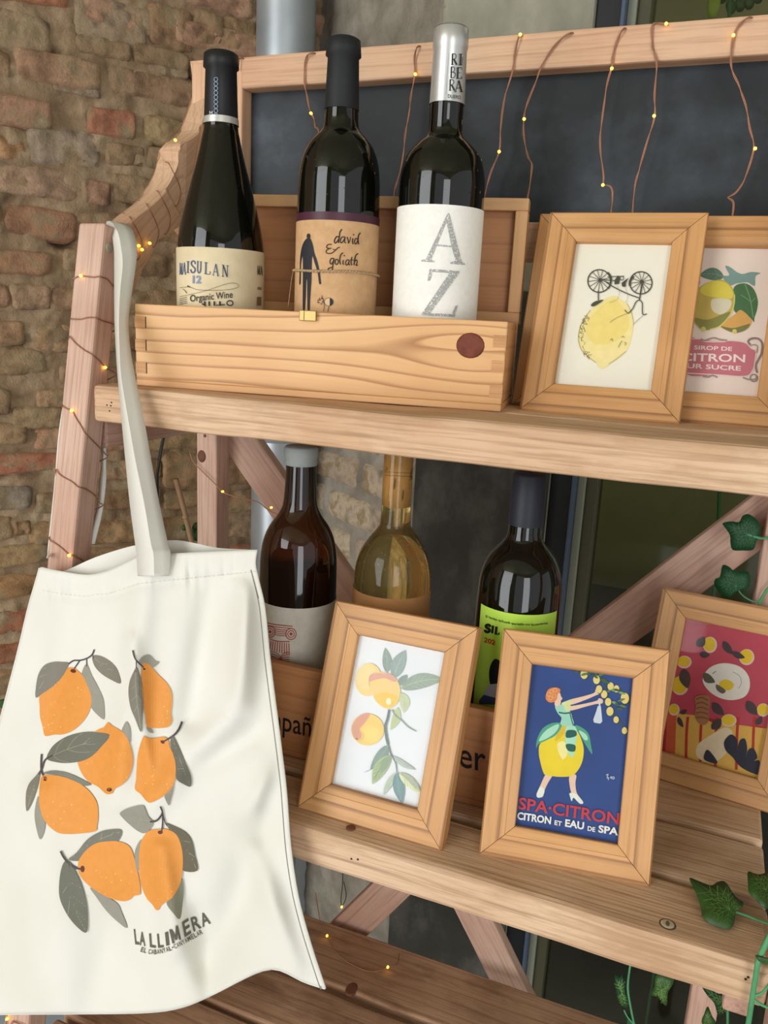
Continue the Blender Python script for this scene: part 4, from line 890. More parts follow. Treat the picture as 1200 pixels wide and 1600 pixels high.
A.line([(690, 430), (668, 560), (660, 600)], 12, gk); A.line([(545, 738), (590, 690), (625, 620), (660, 600), (690, 630), (692, 720), (704, 752), (738, 742)], 10, gk); A.line([(545, 738), (522, 718), (510, 700)], 8, gk)
A.line([(535, 738), (430, 780), (355, 830)], 4, '#8a8060'); A.line([(700, 760), (640, 810), (600, 850)], 4, '#77735f')
A.line([(430, 440), (452, 520), (430, 590), (350, 628)], 3, '#a39a7c'); A.line([(512, 465), (540, 560), (520, 625)], 3, '#a39a7c')
for q in (((360, 1022), (374, 1000), (384, 1026)), ((475, 990), (490, 975), (505, 990)), ((503, 1040), (520, 1045), (512, 1068))): A.line(q, 5, '#6e6a48')
A.line([(482, 1020), (462, 1050), (444, 1090)], 5, '#6e6a48')
A.build('printed_picture', f1.map(), f1.o)

# --- syrup advertisement (top shelf, right) and the frame hidden behind the bicycle lemon
pl_o = Vector((0, 0.7235, ZS + 0.0004)); vv = UP * math.cos(R_(20)) + Vector((0, 1, 0)) * math.sin(R_(20)); ww = Vector((1, 0, 0)).cross(vv)
xr_ = onpl(1199, 500, pl_o - ww * 0.008, ww).x
f2 = Frame('pine frame with a pink lemon syrup advertisement, partly behind another frame', (xr_ - FW + 0.0262, 0.7235, ZS + 0.0004), 0.0, 20, smooth_paper('aged_paper', '#e3cdbf', '#ead8cb'), strut=0)
A = Art(1060, 370, 0.16241)
A.leaf((440, 385), (200, 370), 60, '#5f7d69', 20, '#87a08c'); A.leaf((210, 430), (60, 470), 60, '#5c7a60', 0)
A.blob([(450, 285), (500, 295), (560, 340), (620, 360), (700, 340), (790, 352), (740, 380), (735, 470), (700, 460), (660, 440), (560, 450), (500, 470), (450, 430), (430, 380), (490, 370)], '#7d9a92', 4)
A.blob([(540, 480), (640, 450), (720, 500), (762, 610), (755, 700), (730, 780), (728, 822), (690, 780), (600, 740), (540, 720), (520, 600)], '#4a7048', 4); A.line([(640, 460), (690, 600), (720, 780)], 8, '#7fa173'); A.line([(600, 560), (690, 620)], 6, '#7fa173'); A.line([(740, 590), (690, 640)], 6, '#7fa173')
A.blob([(600, 705), (680, 770), (705, 820), (660, 890), (560, 925), (450, 895), (405, 860), (470, 800), (540, 750)], '#d9a65c', 4)
A.blob([(410, 862), (520, 880), (640, 850), (690, 840), (650, 895), (560, 926), (470, 905)], '#7c7a48', 4); A.disc((540, 912), 22, '#d8c66e')
A.blob([(380, 415), (470, 440), (530, 520), (540, 610), (515, 720), (450, 820), (350, 885), (240, 900), (160, 840), (110, 720), (140, 580), (230, 470)], '#c2a956', 5)
A.blob([(380, 425), (470, 455), (525, 540), (500, 600), (380, 590), (250, 560), (210, 510), (280, 445)], '#dccb52', 4)
A.blob([(330, 600), (500, 610), (490, 700), (400, 750), (320, 700)], '#d8cfb4', 4)
A.blob([(150, 780), (280, 800), (440, 740), (500, 730), (440, 830), (340, 885), (240, 895), (180, 850)], '#8a8648', 4)
A.line([(540, 560), (535, 650), (500, 750), (400, 860), (300, 895)], 10, '#d8d27a'); A.disc((240, 890), 24, '#cdc66a')
A.blob([(60, 990), (200, 985), (330, 1005), (500, 1002), (640, 1020), (700, 1075), (745, 1100), (735, 1200), (715, 1290), (640, 1345), (400, 1330), (60, 1315)], '#c4737d', 4)
A.line([(60, 985), (210, 985), (250, 1008), (420, 1012), (500, 1000), (640, 1020), (700, 1075), (745, 1100), (736, 1200), (712, 1290), (640, 1345), (380, 1330), (60, 1312)], 9, '#e9d0c4')
for pts in ([(215, 985), (250, 1000), (300, 985), (345, 975), (400, 990), (470, 1000)], [(235, 1345), (290, 1350), (330, 1335), (375, 1355)], [(620, 1355), (680, 1375), (740, 1370), (750, 1340)]): A.line(pts, 16, '#9c8a84')
A.line([(690, 1040), (670, 1005), (710, 980), (770, 985), (805, 1030), (800, 1120), (770, 1180), (745, 1240), (755, 1310)], 20, '#8d7a74'); A.line([(690, 1050), (730, 1040), (760, 1060), (750, 1120)], 12, '#a8948c'); A.ring((725, 1360), 34, 12, '#93827b')
A.text('SIROP DE', (150, 1086), (516, 1102), (152, 1046), '#efdcd4', 0.02); A.text('CITRON', (20, 1196), (640, 1212), (24, 1118), '#f1dfd6', 0.02); A.text('PUR SUCRE', (25, 1262), (600, 1292), (28, 1216), '#efdcd4', 0.02)
A.build('printed_picture', f2.map(), f2.o)
p3 = onZ(797, 632, ZS + 0.0004)
f3 = Frame('pine frame mostly hidden behind the bicycle lemon frame', (p3.x, 0.742, ZS + 0.0004), 0.0, 17, smooth_paper('plain_print', '#d9cdb8', '#e4dac8'))

# --- botanical peaches (lower shelf, left)
f4 = Frame('pine frame leaning with a botanical print of peaches on a branch', onZ(463, 1262, ZL + 0.0006), -0.2, 20.5, smooth_paper('bright_paper', '#d9dcde', '#e2e4e6'), M_FRAME2)
A = Art(530, 980, 0.18124); st = '#6c7a78'
A.leaf((415, 395), (398, 175), 42, '#8c9c92', 8, '#aebbb2'); A.leaf((470, 440), (575, 195), 62, '#93a49e', -10, '#b4c1ba', 9, 4); A.leaf((510, 500), (590, 410), 32, '#84968f', 0, '#aab8b0')
A.leaf((530, 528), (905, 450), 66, '#94a392', -28, '#b9c3b0', 9, 4); A.leaf((540, 560), (560, 740), 44, '#c3cba6', -18, '#a3ae8c'); A.leaf((510, 690), (445, 888), 36, '#bcc797', -16, '#a3ae8c')
A.disc((255, 452), 112, '#e9cd86', 143, 8); A.disc((240, 430), 88, '#ebd497', 110)
A.blob([(270, 410), (330, 385), (440, 400), (500, 450), (530, 540), (510, 640), (460, 690), (400, 700), (330, 650), (290, 580), (255, 490)], '#e8ca84', 5); A.blob([(340, 400), (440, 402), (500, 455), (470, 470), (400, 440), (320, 450), (262, 470), (270, 415)], '#dba392', 4); A.blob([(310, 590), (400, 560), (510, 600), (480, 670), (410, 695), (340, 650)], '#e9c35e', 4); A.disc((430, 640), 22, '#f4e6c4', 30)
A.line([(262, 500), (270, 430), (310, 395), (360, 400)], 4, '#c09488'); A.line([(300, 450), (350, 440), (420, 430), (440, 450)], 3, '#c99a94')
A.disc((248, 882), 142, '#e9c870', 138); A.blob([(130, 820), (200, 750), (270, 750), (230, 820), (180, 880), (200, 940), (150, 970), (112, 900)], '#d69b80', 4); A.disc((280, 920), 80, '#ecd07a', 70); A.ring((175, 935), 38, 4, '#b98470'); A.disc((156, 962), 6, '#3c2c28')
A.line([(435, 710), (420, 790), (402, 850), (410, 940), (425, 1010)], 20, st, w2=24); A.line([(425, 1010), (450, 1090), (490, 1170), (500, 1250)], 14, st, w2=8); A.line([(460, 710), (490, 760), (540, 800), (600, 860), (668, 896)], 14, '#8f9a90', w2=9)
A.leaf((425, 1015), (270, 1230), 46, '#7f968c', -8, '#a6b8ae', 9, 4); A.line([(270, 1230), (225, 1248)], 4, '#7f968c', sm=False); A.leaf((445, 1100), (290, 1352), 56, '#a9b886', 14, '#6f826c', 9, 5); A.leaf((440, 1110), (360, 1260), 34, '#8ea184', 8)
A.leaf((470, 1110), (665, 1228), 24, '#b2bcb0', 14); A.line([(470, 1110), (560, 1170), (660, 1228)], 3, '#7c8a84')
A.leaf((495, 1255), (385, 1445), 28, '#b6c2ac', 6, '#8da08a'); A.leaf((500, 1250), (545, 1515), 48, '#6f8f90', 4, '#9fb6b4', 9, 4); A.leaf((520, 1252), (710, 1440), 44, '#d9dbae', -8, '#7d8c80', 9, 5); A.leaf((530, 1252), (712, 1425), 20, '#a8b09a', -20)
A.build('printed_picture', f4.map(), f4.o)

# --- blue lemon-drink poster (lower shelf, middle)
f5 = Frame('pine frame with a blue SPA-CITRON poster of a lemon-skirted dancer', onZ(748, 1335, ZL + 0.0006), 8.8, 19.5, mottled('blue_poster', [(0.3, '#1d3a74'), (0.6, '#25468a'), (0.8, '#2f508f')], 10, 5, 0.45, 0.02, 0.0004), M_FRAME2)
A = Art(720, 960, 0.28333); sk = '#eac6ac'; gd, gl_, gm = '#1d5a52', '#a9dcc0', '#4f9d82'
A.blob([(470, 880), (505, 885), (480, 930), (460, 975), (452, 1005), (425, 1008), (418, 990), (440, 940)], sk, 4); A.blob([(600, 890), (636, 885), (632, 930), (640, 985), (675, 1035), (655, 1042), (615, 995), (600, 940)], sk, 4)
A.blob([(440, 950), (462, 970), (450, 1003), (425, 1010), (418, 990)], '#e6ead8', 3); A.blob([(600, 985), (635, 990), (676, 1036), (655, 1042), (622, 1010), (612, 1030), (604, 1010)], '#e6ead8', 3)
A.blob([(560, 610), (600, 608), (640, 640), (665, 690), (678, 745), (670, 810), (645, 860), (610, 890), (540, 895), (470, 885), (455, 870), (440, 820), (430, 760), (440, 710), (500, 675), (540, 630)], '#e8cf2a', 5)
A.blob([(560, 612), (596, 610), (570, 660), (520, 700), (530, 660)], '#dcb82a', 4); A.blob([(530, 720), (570, 700), (590, 760), (560, 800)], '#efe39a', 4)
A.blob([(550, 598), (500, 600), (450, 630), (420, 690), (416, 738), (430, 715), (480, 690), (525, 665), (556, 620)], gm, 4); A.blob([(540, 605), (490, 625), (450, 660), (432, 700), (490, 675), (530, 640)], gl_, 4)
A.blob([(585, 615), (635, 620), (640, 680), (628, 740), (622, 785), (598, 775), (580, 720), (575, 660)], gl_, 4); A.blob([(585, 640), (632, 640), (636, 670), (582, 680)], gd, 3); A.blob([(580, 715), (630, 720), (628, 755), (590, 750)], gd, 3)
A.blob([(630, 612), (670, 625), (705, 660), (718, 720), (725, 770), (708, 750), (680, 705), (655, 660)], gm, 4); A.blob([(650, 640), (690, 660), (700, 690), (680, 690)], gl_, 3)
A.blob([(520, 505), (560, 498), (600, 530), (615, 570), (622, 605), (585, 615), (550, 605), (555, 570), (535, 545)], '#9dd2bb', 4); A.line([(540, 540), (575, 545), (610, 540)], 8, gd); A.line([(600, 540), (618, 605)], 6, gd)
A.blob([(560, 490), (600, 470), (680, 450), (735, 432), (745, 412), (780, 405), (778, 430), (745, 446), (690, 470), (620, 495), (570, 502)], sk, 4); A.blob([(585, 510), (640, 500), (700, 488), (750, 475), (762, 462), (782, 470), (780, 490), (745, 494), (690, 508), (630, 525), (592, 530)], sk, 4)
A.blob([(555, 490), (590, 475), (620, 478), (600, 500), (570, 505)], '#d8dc9a', 3); A.blob([(570, 505), (605, 500), (600, 530), (580, 532)], '#d6da98', 3)
A.blob([(520, 470), (545, 455), (552, 480), (545, 500), (520, 505)], sk, 3); A.blob([(525, 425), (545, 430), (552, 450), (560, 465), (545, 478), (525, 480), (515, 455)], sk, 3)
A.blob([(470, 440), (485, 412), (520, 402), (548, 412), (545, 430), (535, 440), (530, 465), (515, 482), (490, 485), (470, 468)], '#d9854a', 4)
for c in ((485, 440), (500, 425), (520, 418), (495, 460), (515, 450)): A.ring(c, 10, 3, '#e9b070')
A.poly([(755, 505), (772, 505), (780, 590), (768, 602), (735, 596), (730, 580), (748, 530)], '#cfd8e0'); A.line([(762, 470), (766, 506)], 9, '#cfd8e0', sm=False)
A.line([(610, 312), (700, 330), (790, 360), (800, 430), (820, 500), (860, 560), (912, 640)], 5, '#3c5a3a'); A.line([(740, 335), (830, 380), (910, 440)], 5, '#3c5a3a')
for c, r in (((680, 330), 26), ((748, 360), 24), ((826, 396), 22), ((858, 410), 20), ((790, 440), 22), ((904, 462), 30), ((812, 482), 22), ((822, 534), 25), ((856, 580), 19), ((902, 640), 19), ((762, 412), 22)):
    A.disc((c[0] + 3, c[1] + 3), r * 0.85, '#2f3f2a', r * 1.05); A.disc(c, r * 0.78, '#e3cf7e', r)
for k in range(22):
    t = k / 22; x = 640 + 270 * t + random.uniform(-30, 20); y = 325 + 260 * t * t + random.uniform(-25, 25) - (40 if k % 2 else 0)
    A.leaf((x, y), (x + random.uniform(20, 48), y + random.uniform(-20, 22)), 7, random.choice(['#5c7c4e', '#86a06c', '#40603c']), n=4)
A.line([(800, 885), (812, 880), (805, 900), (815, 898), (812, 912)], 3.5, '#c9d4e4'); A.line([(822, 900), (830, 892), (828, 906)], 3.5, '#c9d4e4'); A.ring((840, 900), 6, 3.5, '#c9d4e4')
A.text('SPA·CITRON', (316, 1072), (870, 1160), (322, 1005), '#c43a44', 0.022); A.text('CITRON', (310, 1128), (496, 1156), (314, 1086), '#eceae4', 0.035); A.text('ET', (516, 1158), (556, 1166), (518, 1132), '#eceae4', 0.03)
A.text('EAU', (574, 1168), (678, 1186), (577, 1126), '#eceae4', 0.035); A.text('DE', (698, 1190), (740, 1198), (700, 1164), '#eceae4', 0.03); A.text('SPA', (757, 1200), (866, 1218), (760, 1158), '#eceae4', 0.035)
A.build('printed_picture', f5.map(), f5.o)

# --- red still life (lower shelf, right)
f6 = Frame('pine frame with a red painting of lemons and a white plate', (-0.034, 0.757, ZL + 0.0006), -8.0, 20, mottled('red_painting', [(0.3, '#b13a48'), (0.6, '#c14a5c'), (0.8, '#c85f74')], 9, 5, 0.5, 0.03, 0.0004), M_FRAME, FW=0.139)
A = Art(980, 900, 0.275); dkl = '#4a3c3c'; ye = '#e6c22c'; sh = '#e4c9c0'
A.blob([(230, 760), (300, 790), (480, 810), (640, 850), (790, 880), (780, 1180), (230, 1060)], '#a92a32', 4)
A.poly([(225, 775), (380, 790), (480, 830), (600, 842), (800, 868), (800, 1200), (225, 1080)], '#dcae52')
A.poly([(225, 775), (280, 782), (272, 1010), (215, 1010)], '#cc5a3a')
for x in (345, 425, 512, 632, 725): A.line([(x, 800), (x - 8, 900), (x - 12, 1100)], 16, '#b8342c')
A.blob([(400, 960), (480, 900), (560, 860), (600, 900), (560, 1010), (480, 1060), (400, 1030)], '#e2cfae', 4)
A.blob([(430, 580), (470, 520), (550, 495), (640, 515), (690, 570), (695, 640), (660, 690), (580, 705), (500, 680), (445, 630)], '#e6e0d6', 5); A.line([(600, 545), (640, 570), (648, 610), (632, 640)], 4, '#a8a49c'); A.line([(485, 555), (505, 540)], 4, '#6c6860')
A.blob([(528, 600), (565, 588), (605, 612), (590, 645), (545, 648), (525, 625)], ye, 4); A.blob([(508, 615), (560, 650), (540, 668), (508, 645)], '#6b5e58', 3); A.leaf((432, 552), (500, 605), 24, '#5e5a50', 8)
for cc, r, rr in (((468, 388), 34, 40), ((676, 458), 38, 40), ((322, 486), 36, 30), ((298, 620), 42, 48), ((264, 756), 26, 28), ((575, 818), 38, 30), ((770, 758), 30, 32)):
    A.disc((cc[0] + 3, cc[1] + 3), r + 6, sh, rr + 6); A.disc(cc, r, ye, rr)
for a_, b_, w in (((395, 400), (440, 345), 26), ((410, 440), (470, 450), 18), ((545, 370), (600, 445), 22), ((595, 430), (670, 465), 18), ((320, 525), (345, 640), 32), ((485, 720), (550, 790), 26), ((480, 870), (535, 810), 26), ((680, 710), (740, 790), 28), ((730, 845), (765, 795), 18), ((290, 800), (320, 860), 14), ((300, 780), (340, 760), 12)):
    A.leaf(a_, b_, w, random.choice(['#4b3c40', '#54443f', '#463a3e']), 4)
A.blob([(385, 690), (430, 675), (470, 690), (465, 760), (460, 830), (420, 845), (385, 800), (390, 740)], '#a8724c', 4)
for k in range(5): A.line([(392, 700 + 26 * k), (425, 690 + 28 * k), (460, 708 + 26 * k)], 6, '#74492f')
nv = '#2a2c3c'
A.blob([(552, 940), (590, 900), (625, 930), (625, 990), (640, 935), (670, 925), (682, 980), (672, 1030), (690, 985), (720, 980), (740, 1030), (722, 1050), (752, 1050), (755, 1125), (700, 1115), (640, 1080), (600, 1030), (560, 990)], nv, 4); A.blob([(440, 1045), (442, 1005), (462, 988), (505, 1040), (508, 1065)], nv, 3)
A.line([(370, 262), (380, 285), (395, 265), (400, 285), (420, 270), (440, 285)], 3, '#7c2430')
A.build('printed_picture', f6.map(), f6.o)

# ================================================================== tote bag
BGN = Vector((0, -1, LEAN)).normalized()                # out of the sloping front of the rack
BGP = Vector((0, leg_y(1.045) - 0.016, 1.045))
tb = empty('tote_bag', 'white cotton tote bag printed with orange lemons and grey leaves', 'bag', loc=(-0.46, 0.45, 0.62))
def seg_d(p, a, b_):
    ax, ay = a; bx2, by2 = b_; dx, dy = bx2 - ax, by2 - ay; t = max(0, min(1, ((p[0] - ax) * dx + (p[1] - ay) * dy) / (dx * dx + dy * dy)))
    return math.hypot(p[0] - ax - t * dx, p[1] - ay - t * dy), t
FOLDS = [((228, 905), (180, 1250), 24, 0.006), ((330, 930), (300, 1120), 26, -0.008), ((392, 925), (372, 1090), 20, 0.009), ((120, 920), (60, 1200), 30, -0.005), ((355, 1130), (230, 1260), 26, 0.006),
 ((300, 1200), (420, 1130), 24, -0.006), ((430, 1270), (330, 1500), 34, -0.007), ((250, 1330), (275, 1480), 20, 0.006), ((60, 1250), (90, 1560), 40, 0.005), ((180, 1420), (150, 1570), 36, -0.005), ((395, 1330), (470, 1500), 22, 0.006), ((205, 1000), (232, 1200), 12, 0.0035), ((305, 1430), (330, 1560), 20, -0.005), ((440, 1180), (395, 1260), 16, 0.005)]
def edge_l(y): return catv(((62, 887), (57, 905), (44, 950), (30, 1010), (12, 1080), (-14, 1180), (-42, 1300), (-64, 1420), (-78, 1520), (-86, 1590)), y)
def edge_r(y): return catv(((402, 859), (399, 880), (404, 905), (414, 950), (422, 1030), (436, 1140), (447, 1230), (454, 1320), (466, 1400), (486, 1475), (509, 1545)), y)
def catv(t, y):
    if y <= t[0][1]: return t[0][0]
    for (xa, ya), (xb, yb) in zip(t, t[1:]):
        if y <= yb: return xa + (xb - xa) * (y - ya) / (yb - ya)
    (xa, ya), (xb, yb) = t[-2], t[-1]; return xb + (xb - xa) * (y - yb) / (yb - ya)
def bag_h(px, py):
    l, r = edge_l(py), edge_r(py); u = (px - l) / max(1, r - l); e = max(0.0, min(1.0, min(u, 1 - u) / 0.10)); e = e * e * (3 - 2 * e)
    h = 0.012 * math.sin(math.pi * max(0, min(1, u))) ** 0.7 * max(0, min(1, (py - 850) / 300))
    for a, b_, w, amp in FOLDS:
        d, t = seg_d((px, py), a, b_); h += 1.7 * amp * math.exp(-(d / w) ** 2) * (0.5 + 0.5 * math.sin(math.pi * (0.15 + 0.7 * t)))
    hem = math.exp(-((py - hem_y(px)) / 9.0) ** 2); h += -0.0020 * hem
    dh = py - hem_y(px)
    h += 0.0014 / (1 + math.exp(dh / 1.5)) + 0.0030 * noise.noise(Vector((px * 0.13, 3.0, 0))) * math.exp(-(max(dh, -dh * 0.6) / 16.0) ** 1.3)
    h += 0.0012 * noise.noise(Vector((px * 0.012, py * 0.006, 4.0)))
    return 0.0015 + h * e
def front_rim(px): return catvx(((55, 886), (65, 886), (87, 891), (134, 898), (169, 891), (208, 872), (217, 868), (264, 865), (325, 862), (401, 859)), px)
def catvx(t, x):
    if x <= t[0][0]: return t[0][1]
    for (xa, ya), (xb, yb) in zip(t, t[1:]):
        if x <= xb: return ya + (yb - ya) * (x - xa) / (xb - xa)
    return t[-1][1]
def hem_y(px): return front_rim(px) + catvx(((62, 36), (150, 34), (215, 44), (300, 40), (400, 34)), px)
def bag_pt(px, py, off=0.0): return onpl(px, py, BGP + BGN * (bag_h(px, py) + off), BGN)
TOPF = ((62, 887), (65, 886), (87, 891), (134, 898), (169, 891), (208, 872), (217, 868), (264, 865), (325, 862), (402, 859))
BOT = ((-86, 1590), (0, 1585), (120, 1584), (230, 1582), (285, 1574), (330, 1556), (375, 1533), (405, 1519), (428, 1514), (448, 1520), (475, 1534), (509, 1545))
def along(t, u):
    n = len(t) - 1; L = [0.0]
    for a, b_ in zip(t, t[1:]): L.append(L[-1] + math.hypot(b_[0] - a[0], b_[1] - a[1]))
    s = u * L[-1]
    for i in range(n):
        if s <= L[i + 1] + 1e-9: k = (s - L[i]) / (L[i + 1] - L[i]); return Vector((t[i][0] + (t[i + 1][0] - t[i][0]) * k, t[i][1] + (t[i + 1][1] - t[i][1]) * k))
    return Vector(t[-1])
LFT = [(62, 887), (57, 905), (44, 950), (30, 1010), (12, 1080), (-14, 1180), (-42, 1300), (-64, 1420), (-78, 1520), (-86, 1590)]
RGT = [(402, 859), (399, 880), (404, 905), (414, 950), (422, 1030), (436, 1140), (447, 1230), (454, 1320), (466, 1400), (486, 1475), (509, 1545)]
def smooth2(t): return [tuple(p) for p in catmull([Vector(p) for p in t], 4)]
LFT, RGT, BOTS, TOPS = smooth2(LFT), smooth2(RGT), smooth2(BOT), smooth2(TOPF)
def coons(top_, u, v):
    T, B, L, R = along(top_, u), along(BOTS, u), along(LFT, v), along(RGT, v)
    c = (Vector(top_[0]) * (1 - u) * (1 - v) + Vector(top_[-1]) * u * (1 - v) + Vector(BOTS[0]) * (1 - u) * v + Vector(BOTS[-1]) * u * v)
    return T * (1 - v) + B * v + L * (1 - u) + R * u - c
NU, NV = 96, 120
vs, fs = [], []
for j in range(NV + 1):
    for i in range(NU + 1):
        q = coons(TOPS, i / NU, (j / NV)); vs.append(bag_pt(q.x, q.y))
for j in range(NV):
    for i in range(NU):
        a = j * (NU + 1) + i; fs.append((a, a + NU + 1, a + NU + 2, a + 1))
o = wmesh('front_panel', vs, fs, tb, M_COTTON, True)
so = o.modifiers.new('cloth', 'SOLIDIFY'); so.thickness = 0.0012; so.offset = -1
TOPB = smooth2(((62, 887), (82, 893), (104, 891), (152, 870), (212, 852), (269, 844), (303, 848), (342, 856), (402, 859)))
vs, fs = [], []; nu, nv_ = 48, 40
for j in range(nv_ + 1):
    for i in range(nu + 1):
        u, v = i / nu, j / nv_; q = coons(TOPB, u, v); e = min(1.0, min(u, 1 - u, 1 - v if v > 0.5 else 1) / 0.12)
        vs.append(onpl(q.x, q.y, BGP - BGN * 0.0105 * e, BGN) + BGN * 0.0012)
for j in range(nv_):
    for i in range(nu):
        a = j * (nu + 1) + i; fs.append((a, a + 1, a + nu + 2, a + nu + 1))
wmesh('back_panel', vs, fs, tb, M_COTTON, True)
# stitched seam down the right edge and along the hem
A = Art(); rs = [(p[0] - 8.5, p[1]) for p in RGT[6:]]
A.line([(404, 935)] + [tuple(p) for p in rs[::2]] + [(501, 1541)], 1.1, '#77756c')
A.build('side_seam', lambda x, y, o_: bag_pt(x, y, o_), tb, (0, 12))
A = Art(); x = 66
while x < 396: A.line([(x, hem_y(x)), (x + 4, hem_y(x + 4))], 0.9, '#cfcab9', sm=False); x += 7
A.build('hem_stitching', lambda x, y, o_: bag_pt(x, y, o_), tb)
# printed lemons
org, lf, lf2, ve, stc, nub = '#dc9140', '#7b776a', '#918e82', '#aaa592', '#4a4243', '#5e2a22'
F = Art(layered=True)
def ZA(ox, oy, k): F.o = Vector((ox, oy)); F.k = k
def leafp(pts, col, mid=None, veins=()):
    F.blob(pts, col, 4)
    if mid: F.line(mid, 3.2, ve)
    for v_ in veins: F.line(v_, 2.6, ve)
def dots(area_, n, k=1.0):
    for _ in range(n):
        x, y = random.uniform(area_[0], area_[2]), random.uniform(area_[1], area_[3]); F.disc((x, y), random.uniform(3, 8) * k, '#f3bd78', n=7)
ZA(40, 1000, 0.15)                                       # first lemon, top left
leafp([(635, 250), (690, 370), (760, 500), (810, 620), (822, 740), (818, 824), (770, 800), (690, 715), (640, 600), (590, 420), (585, 340)], lf2)
F.blob([(440, 290), (500, 288), (545, 320), (600, 380), (650, 490), (682, 580), (682, 680), (640, 790), (560, 890), (470, 955), (380, 985), (300, 985), (230, 1000), (195, 990), (175, 900), (150, 800), (146, 700), (150, 575), (260, 480), (400, 350)], org, 4)
leafp([(450, 240), (380, 228), (290, 228), (200, 260), (140, 340), (112, 450), (104, 598), (180, 555), (290, 480), (370, 400), (420, 320)], lf, [(445, 242), (330, 310), (220, 390), (140, 510)], [((330, 310), (250, 290), (180, 300)), ((260, 360), (190, 365), (150, 390)), ((330, 310), (300, 380), (270, 440)), ((230, 385), (220, 440), (205, 500))])
leafp([(695, 170), (730, 158), (810, 180), (900, 240), (960, 320), (990, 450), (900, 420), (800, 360), (730, 290), (698, 220)], lf, [(700, 175), (800, 260), (900, 350), (975, 430)], [((780, 245), (860, 250)), ((840, 300), (930, 320)), ((780, 245), (780, 310)), ((850, 310), (850, 370))])
F.line([(715, 100), (690, 155), (640, 190), (570, 212), (500, 215), (445, 250)], 15, stc); F.line([(565, 212), (505, 300)], 12, stc, sm=False); F.line([(634, 195), (636, 275)], 10, stc, sm=False); F.line([(700, 160), (712, 195)], 10, stc, sm=False); F.disc((496, 322), 30, nub, 20, 10)
dots((180, 640, 470, 960), 14); dots((420, 480, 620, 700), 5)
ZA(160, 1000, 0.17505)                                   # second, top right
leafp([(330, 190), (360, 150), (405, 130), (440, 150), (470, 185), (508, 198), (450, 245), (400, 225), (345, 225)], lf2)
leafp([(395, 770), (420, 780), (440, 790), (456, 828), (425, 826), (400, 800)], lf2)
F.blob([(355, 225), (400, 208), (440, 240), (500, 310), (570, 380), (615, 460), (622, 560), (612, 650), (620, 720), (595, 770), (540, 785), (440, 785), (395, 765), (385, 690), (372, 620), (352, 400)], org, 4)
leafp([(305, 240), (330, 290), (360, 400), (370, 520), (362, 680), (345, 822), (290, 700), (250, 600), (232, 480), (240, 380), (270, 300)], lf, [(300, 250), (298, 430), (320, 640), (342, 790)], [((298, 380), (340, 440)), ((300, 480), (350, 550)), ((298, 400), (255, 440)), ((304, 500), (258, 540)), ((312, 580), (285, 640))])
F.line([(270, 92), (285, 150), (310, 190), (375, 250)], 13, stc); F.line([(303, 190), (302, 250), (296, 285)], 9, stc); F.disc((375, 258), 12, nub)
dots((410, 620, 600, 770), 8, .8); dots((540, 450, 600, 620), 3, .8)
leafp([(215, 728), (240, 770), (250, 830), (245, 915), (210, 860), (172, 815), (190, 760)], lf2)   # third: behind the wide leaf
F.blob([(48, 735), (90, 765), (150, 800), (205, 850), (245, 930), (272, 1050), (262, 1150), (225, 1240), (170, 1295), (110, 1330), (85, 1370), (30, 1372), (-40, 1310), (-130, 1260), (-200, 1160), (-222, 1040), (-150, 880), (-40, 800), (10, 780)], org, 4)
F.disc((62, 1336), 24, nub, 18, 0); dots((-150, 980, 220, 1290), 14, .8)
ZA(40, 1000, 0.15)
leafp([(878, 992), (760, 962), (600, 960), (440, 1000), (320, 1070), (250, 1150), (222, 1240), (330, 1275), (440, 1282), (580, 1262), (690, 1210), (790, 1110)], '#6a6a5d', [(280, 1205), (430, 1140), (640, 1070), (800, 1010)], [((310, 1180), (340, 1100), (400, 1030)), ((430, 1140), (500, 1040), (590, 970)), ((600, 1085), (680, 1010), (740, 975)), ((430, 1140), (560, 1170), (740, 1160)), ((600, 1085), (720, 1085), (820, 1050)), ((285, 1205), (350, 1250), (450, 1275))])
ZA(160, 1000, 0.17505)                                   # fourth, middle right
leafp([(634, 1270), (632, 1340), (610, 1430), (595, 1478), (565, 1430), (555, 1385), (600, 1320)], lf2)
F.blob([(370, 858), (400, 872), (450, 878), (510, 868), (560, 866), (590, 900), (600, 950), (640, 1040), (655, 1140), (648, 1250), (610, 1330), (540, 1395), (440, 1450), (395, 1440), (340, 1375), (290, 1330), (300, 1240), (310, 1060), (335, 940)], org, 4)
leafp([(630, 858), (680, 950), (730, 1070), (780, 1180), (795, 1240), (788, 1308), (730, 1290), (658, 1235), (655, 1110), (625, 1000), (605, 910)], '#68665a', [(625, 880), (690, 1060), (740, 1200), (780, 1290)], [((690, 1060), (650, 1050)), ((720, 1150), (670, 1150))])
F.line([(712, 728), (680, 800), (630, 855), (540, 910)], 20, stc, w2=14); F.disc((537, 910), 20, nub, 14, 30); dots((330, 1050, 620, 1400), 12, .8)
ZA(30, 1180, 0.18743)                                    # fifth, left
leafp([(180, 120), (140, 170), (80, 240), (55, 330), (60, 465), (100, 410), (140, 300), (165, 200)], lf, [(176, 130), (115, 290), (72, 430)], [((130, 250), (90, 280)), ((110, 310), (70, 340)), ((120, 280), (135, 300))])
leafp([(160, 340), (135, 420), (128, 520), (150, 640), (175, 702), (205, 640), (215, 550), (185, 440)], lf2)
leafp([(200, 150), (270, 128), (370, 138), (460, 170), (540, 210), (600, 245), (545, 255), (480, 225), (400, 185), (300, 165)], '#78786c')
F.blob([(185, 180), (260, 166), (350, 176), (450, 210), (540, 260), (610, 330), (652, 410), (658, 520), (648, 590), (638, 632), (540, 650), (400, 658), (310, 640), (220, 560), (175, 450), (165, 330)], org, 4)
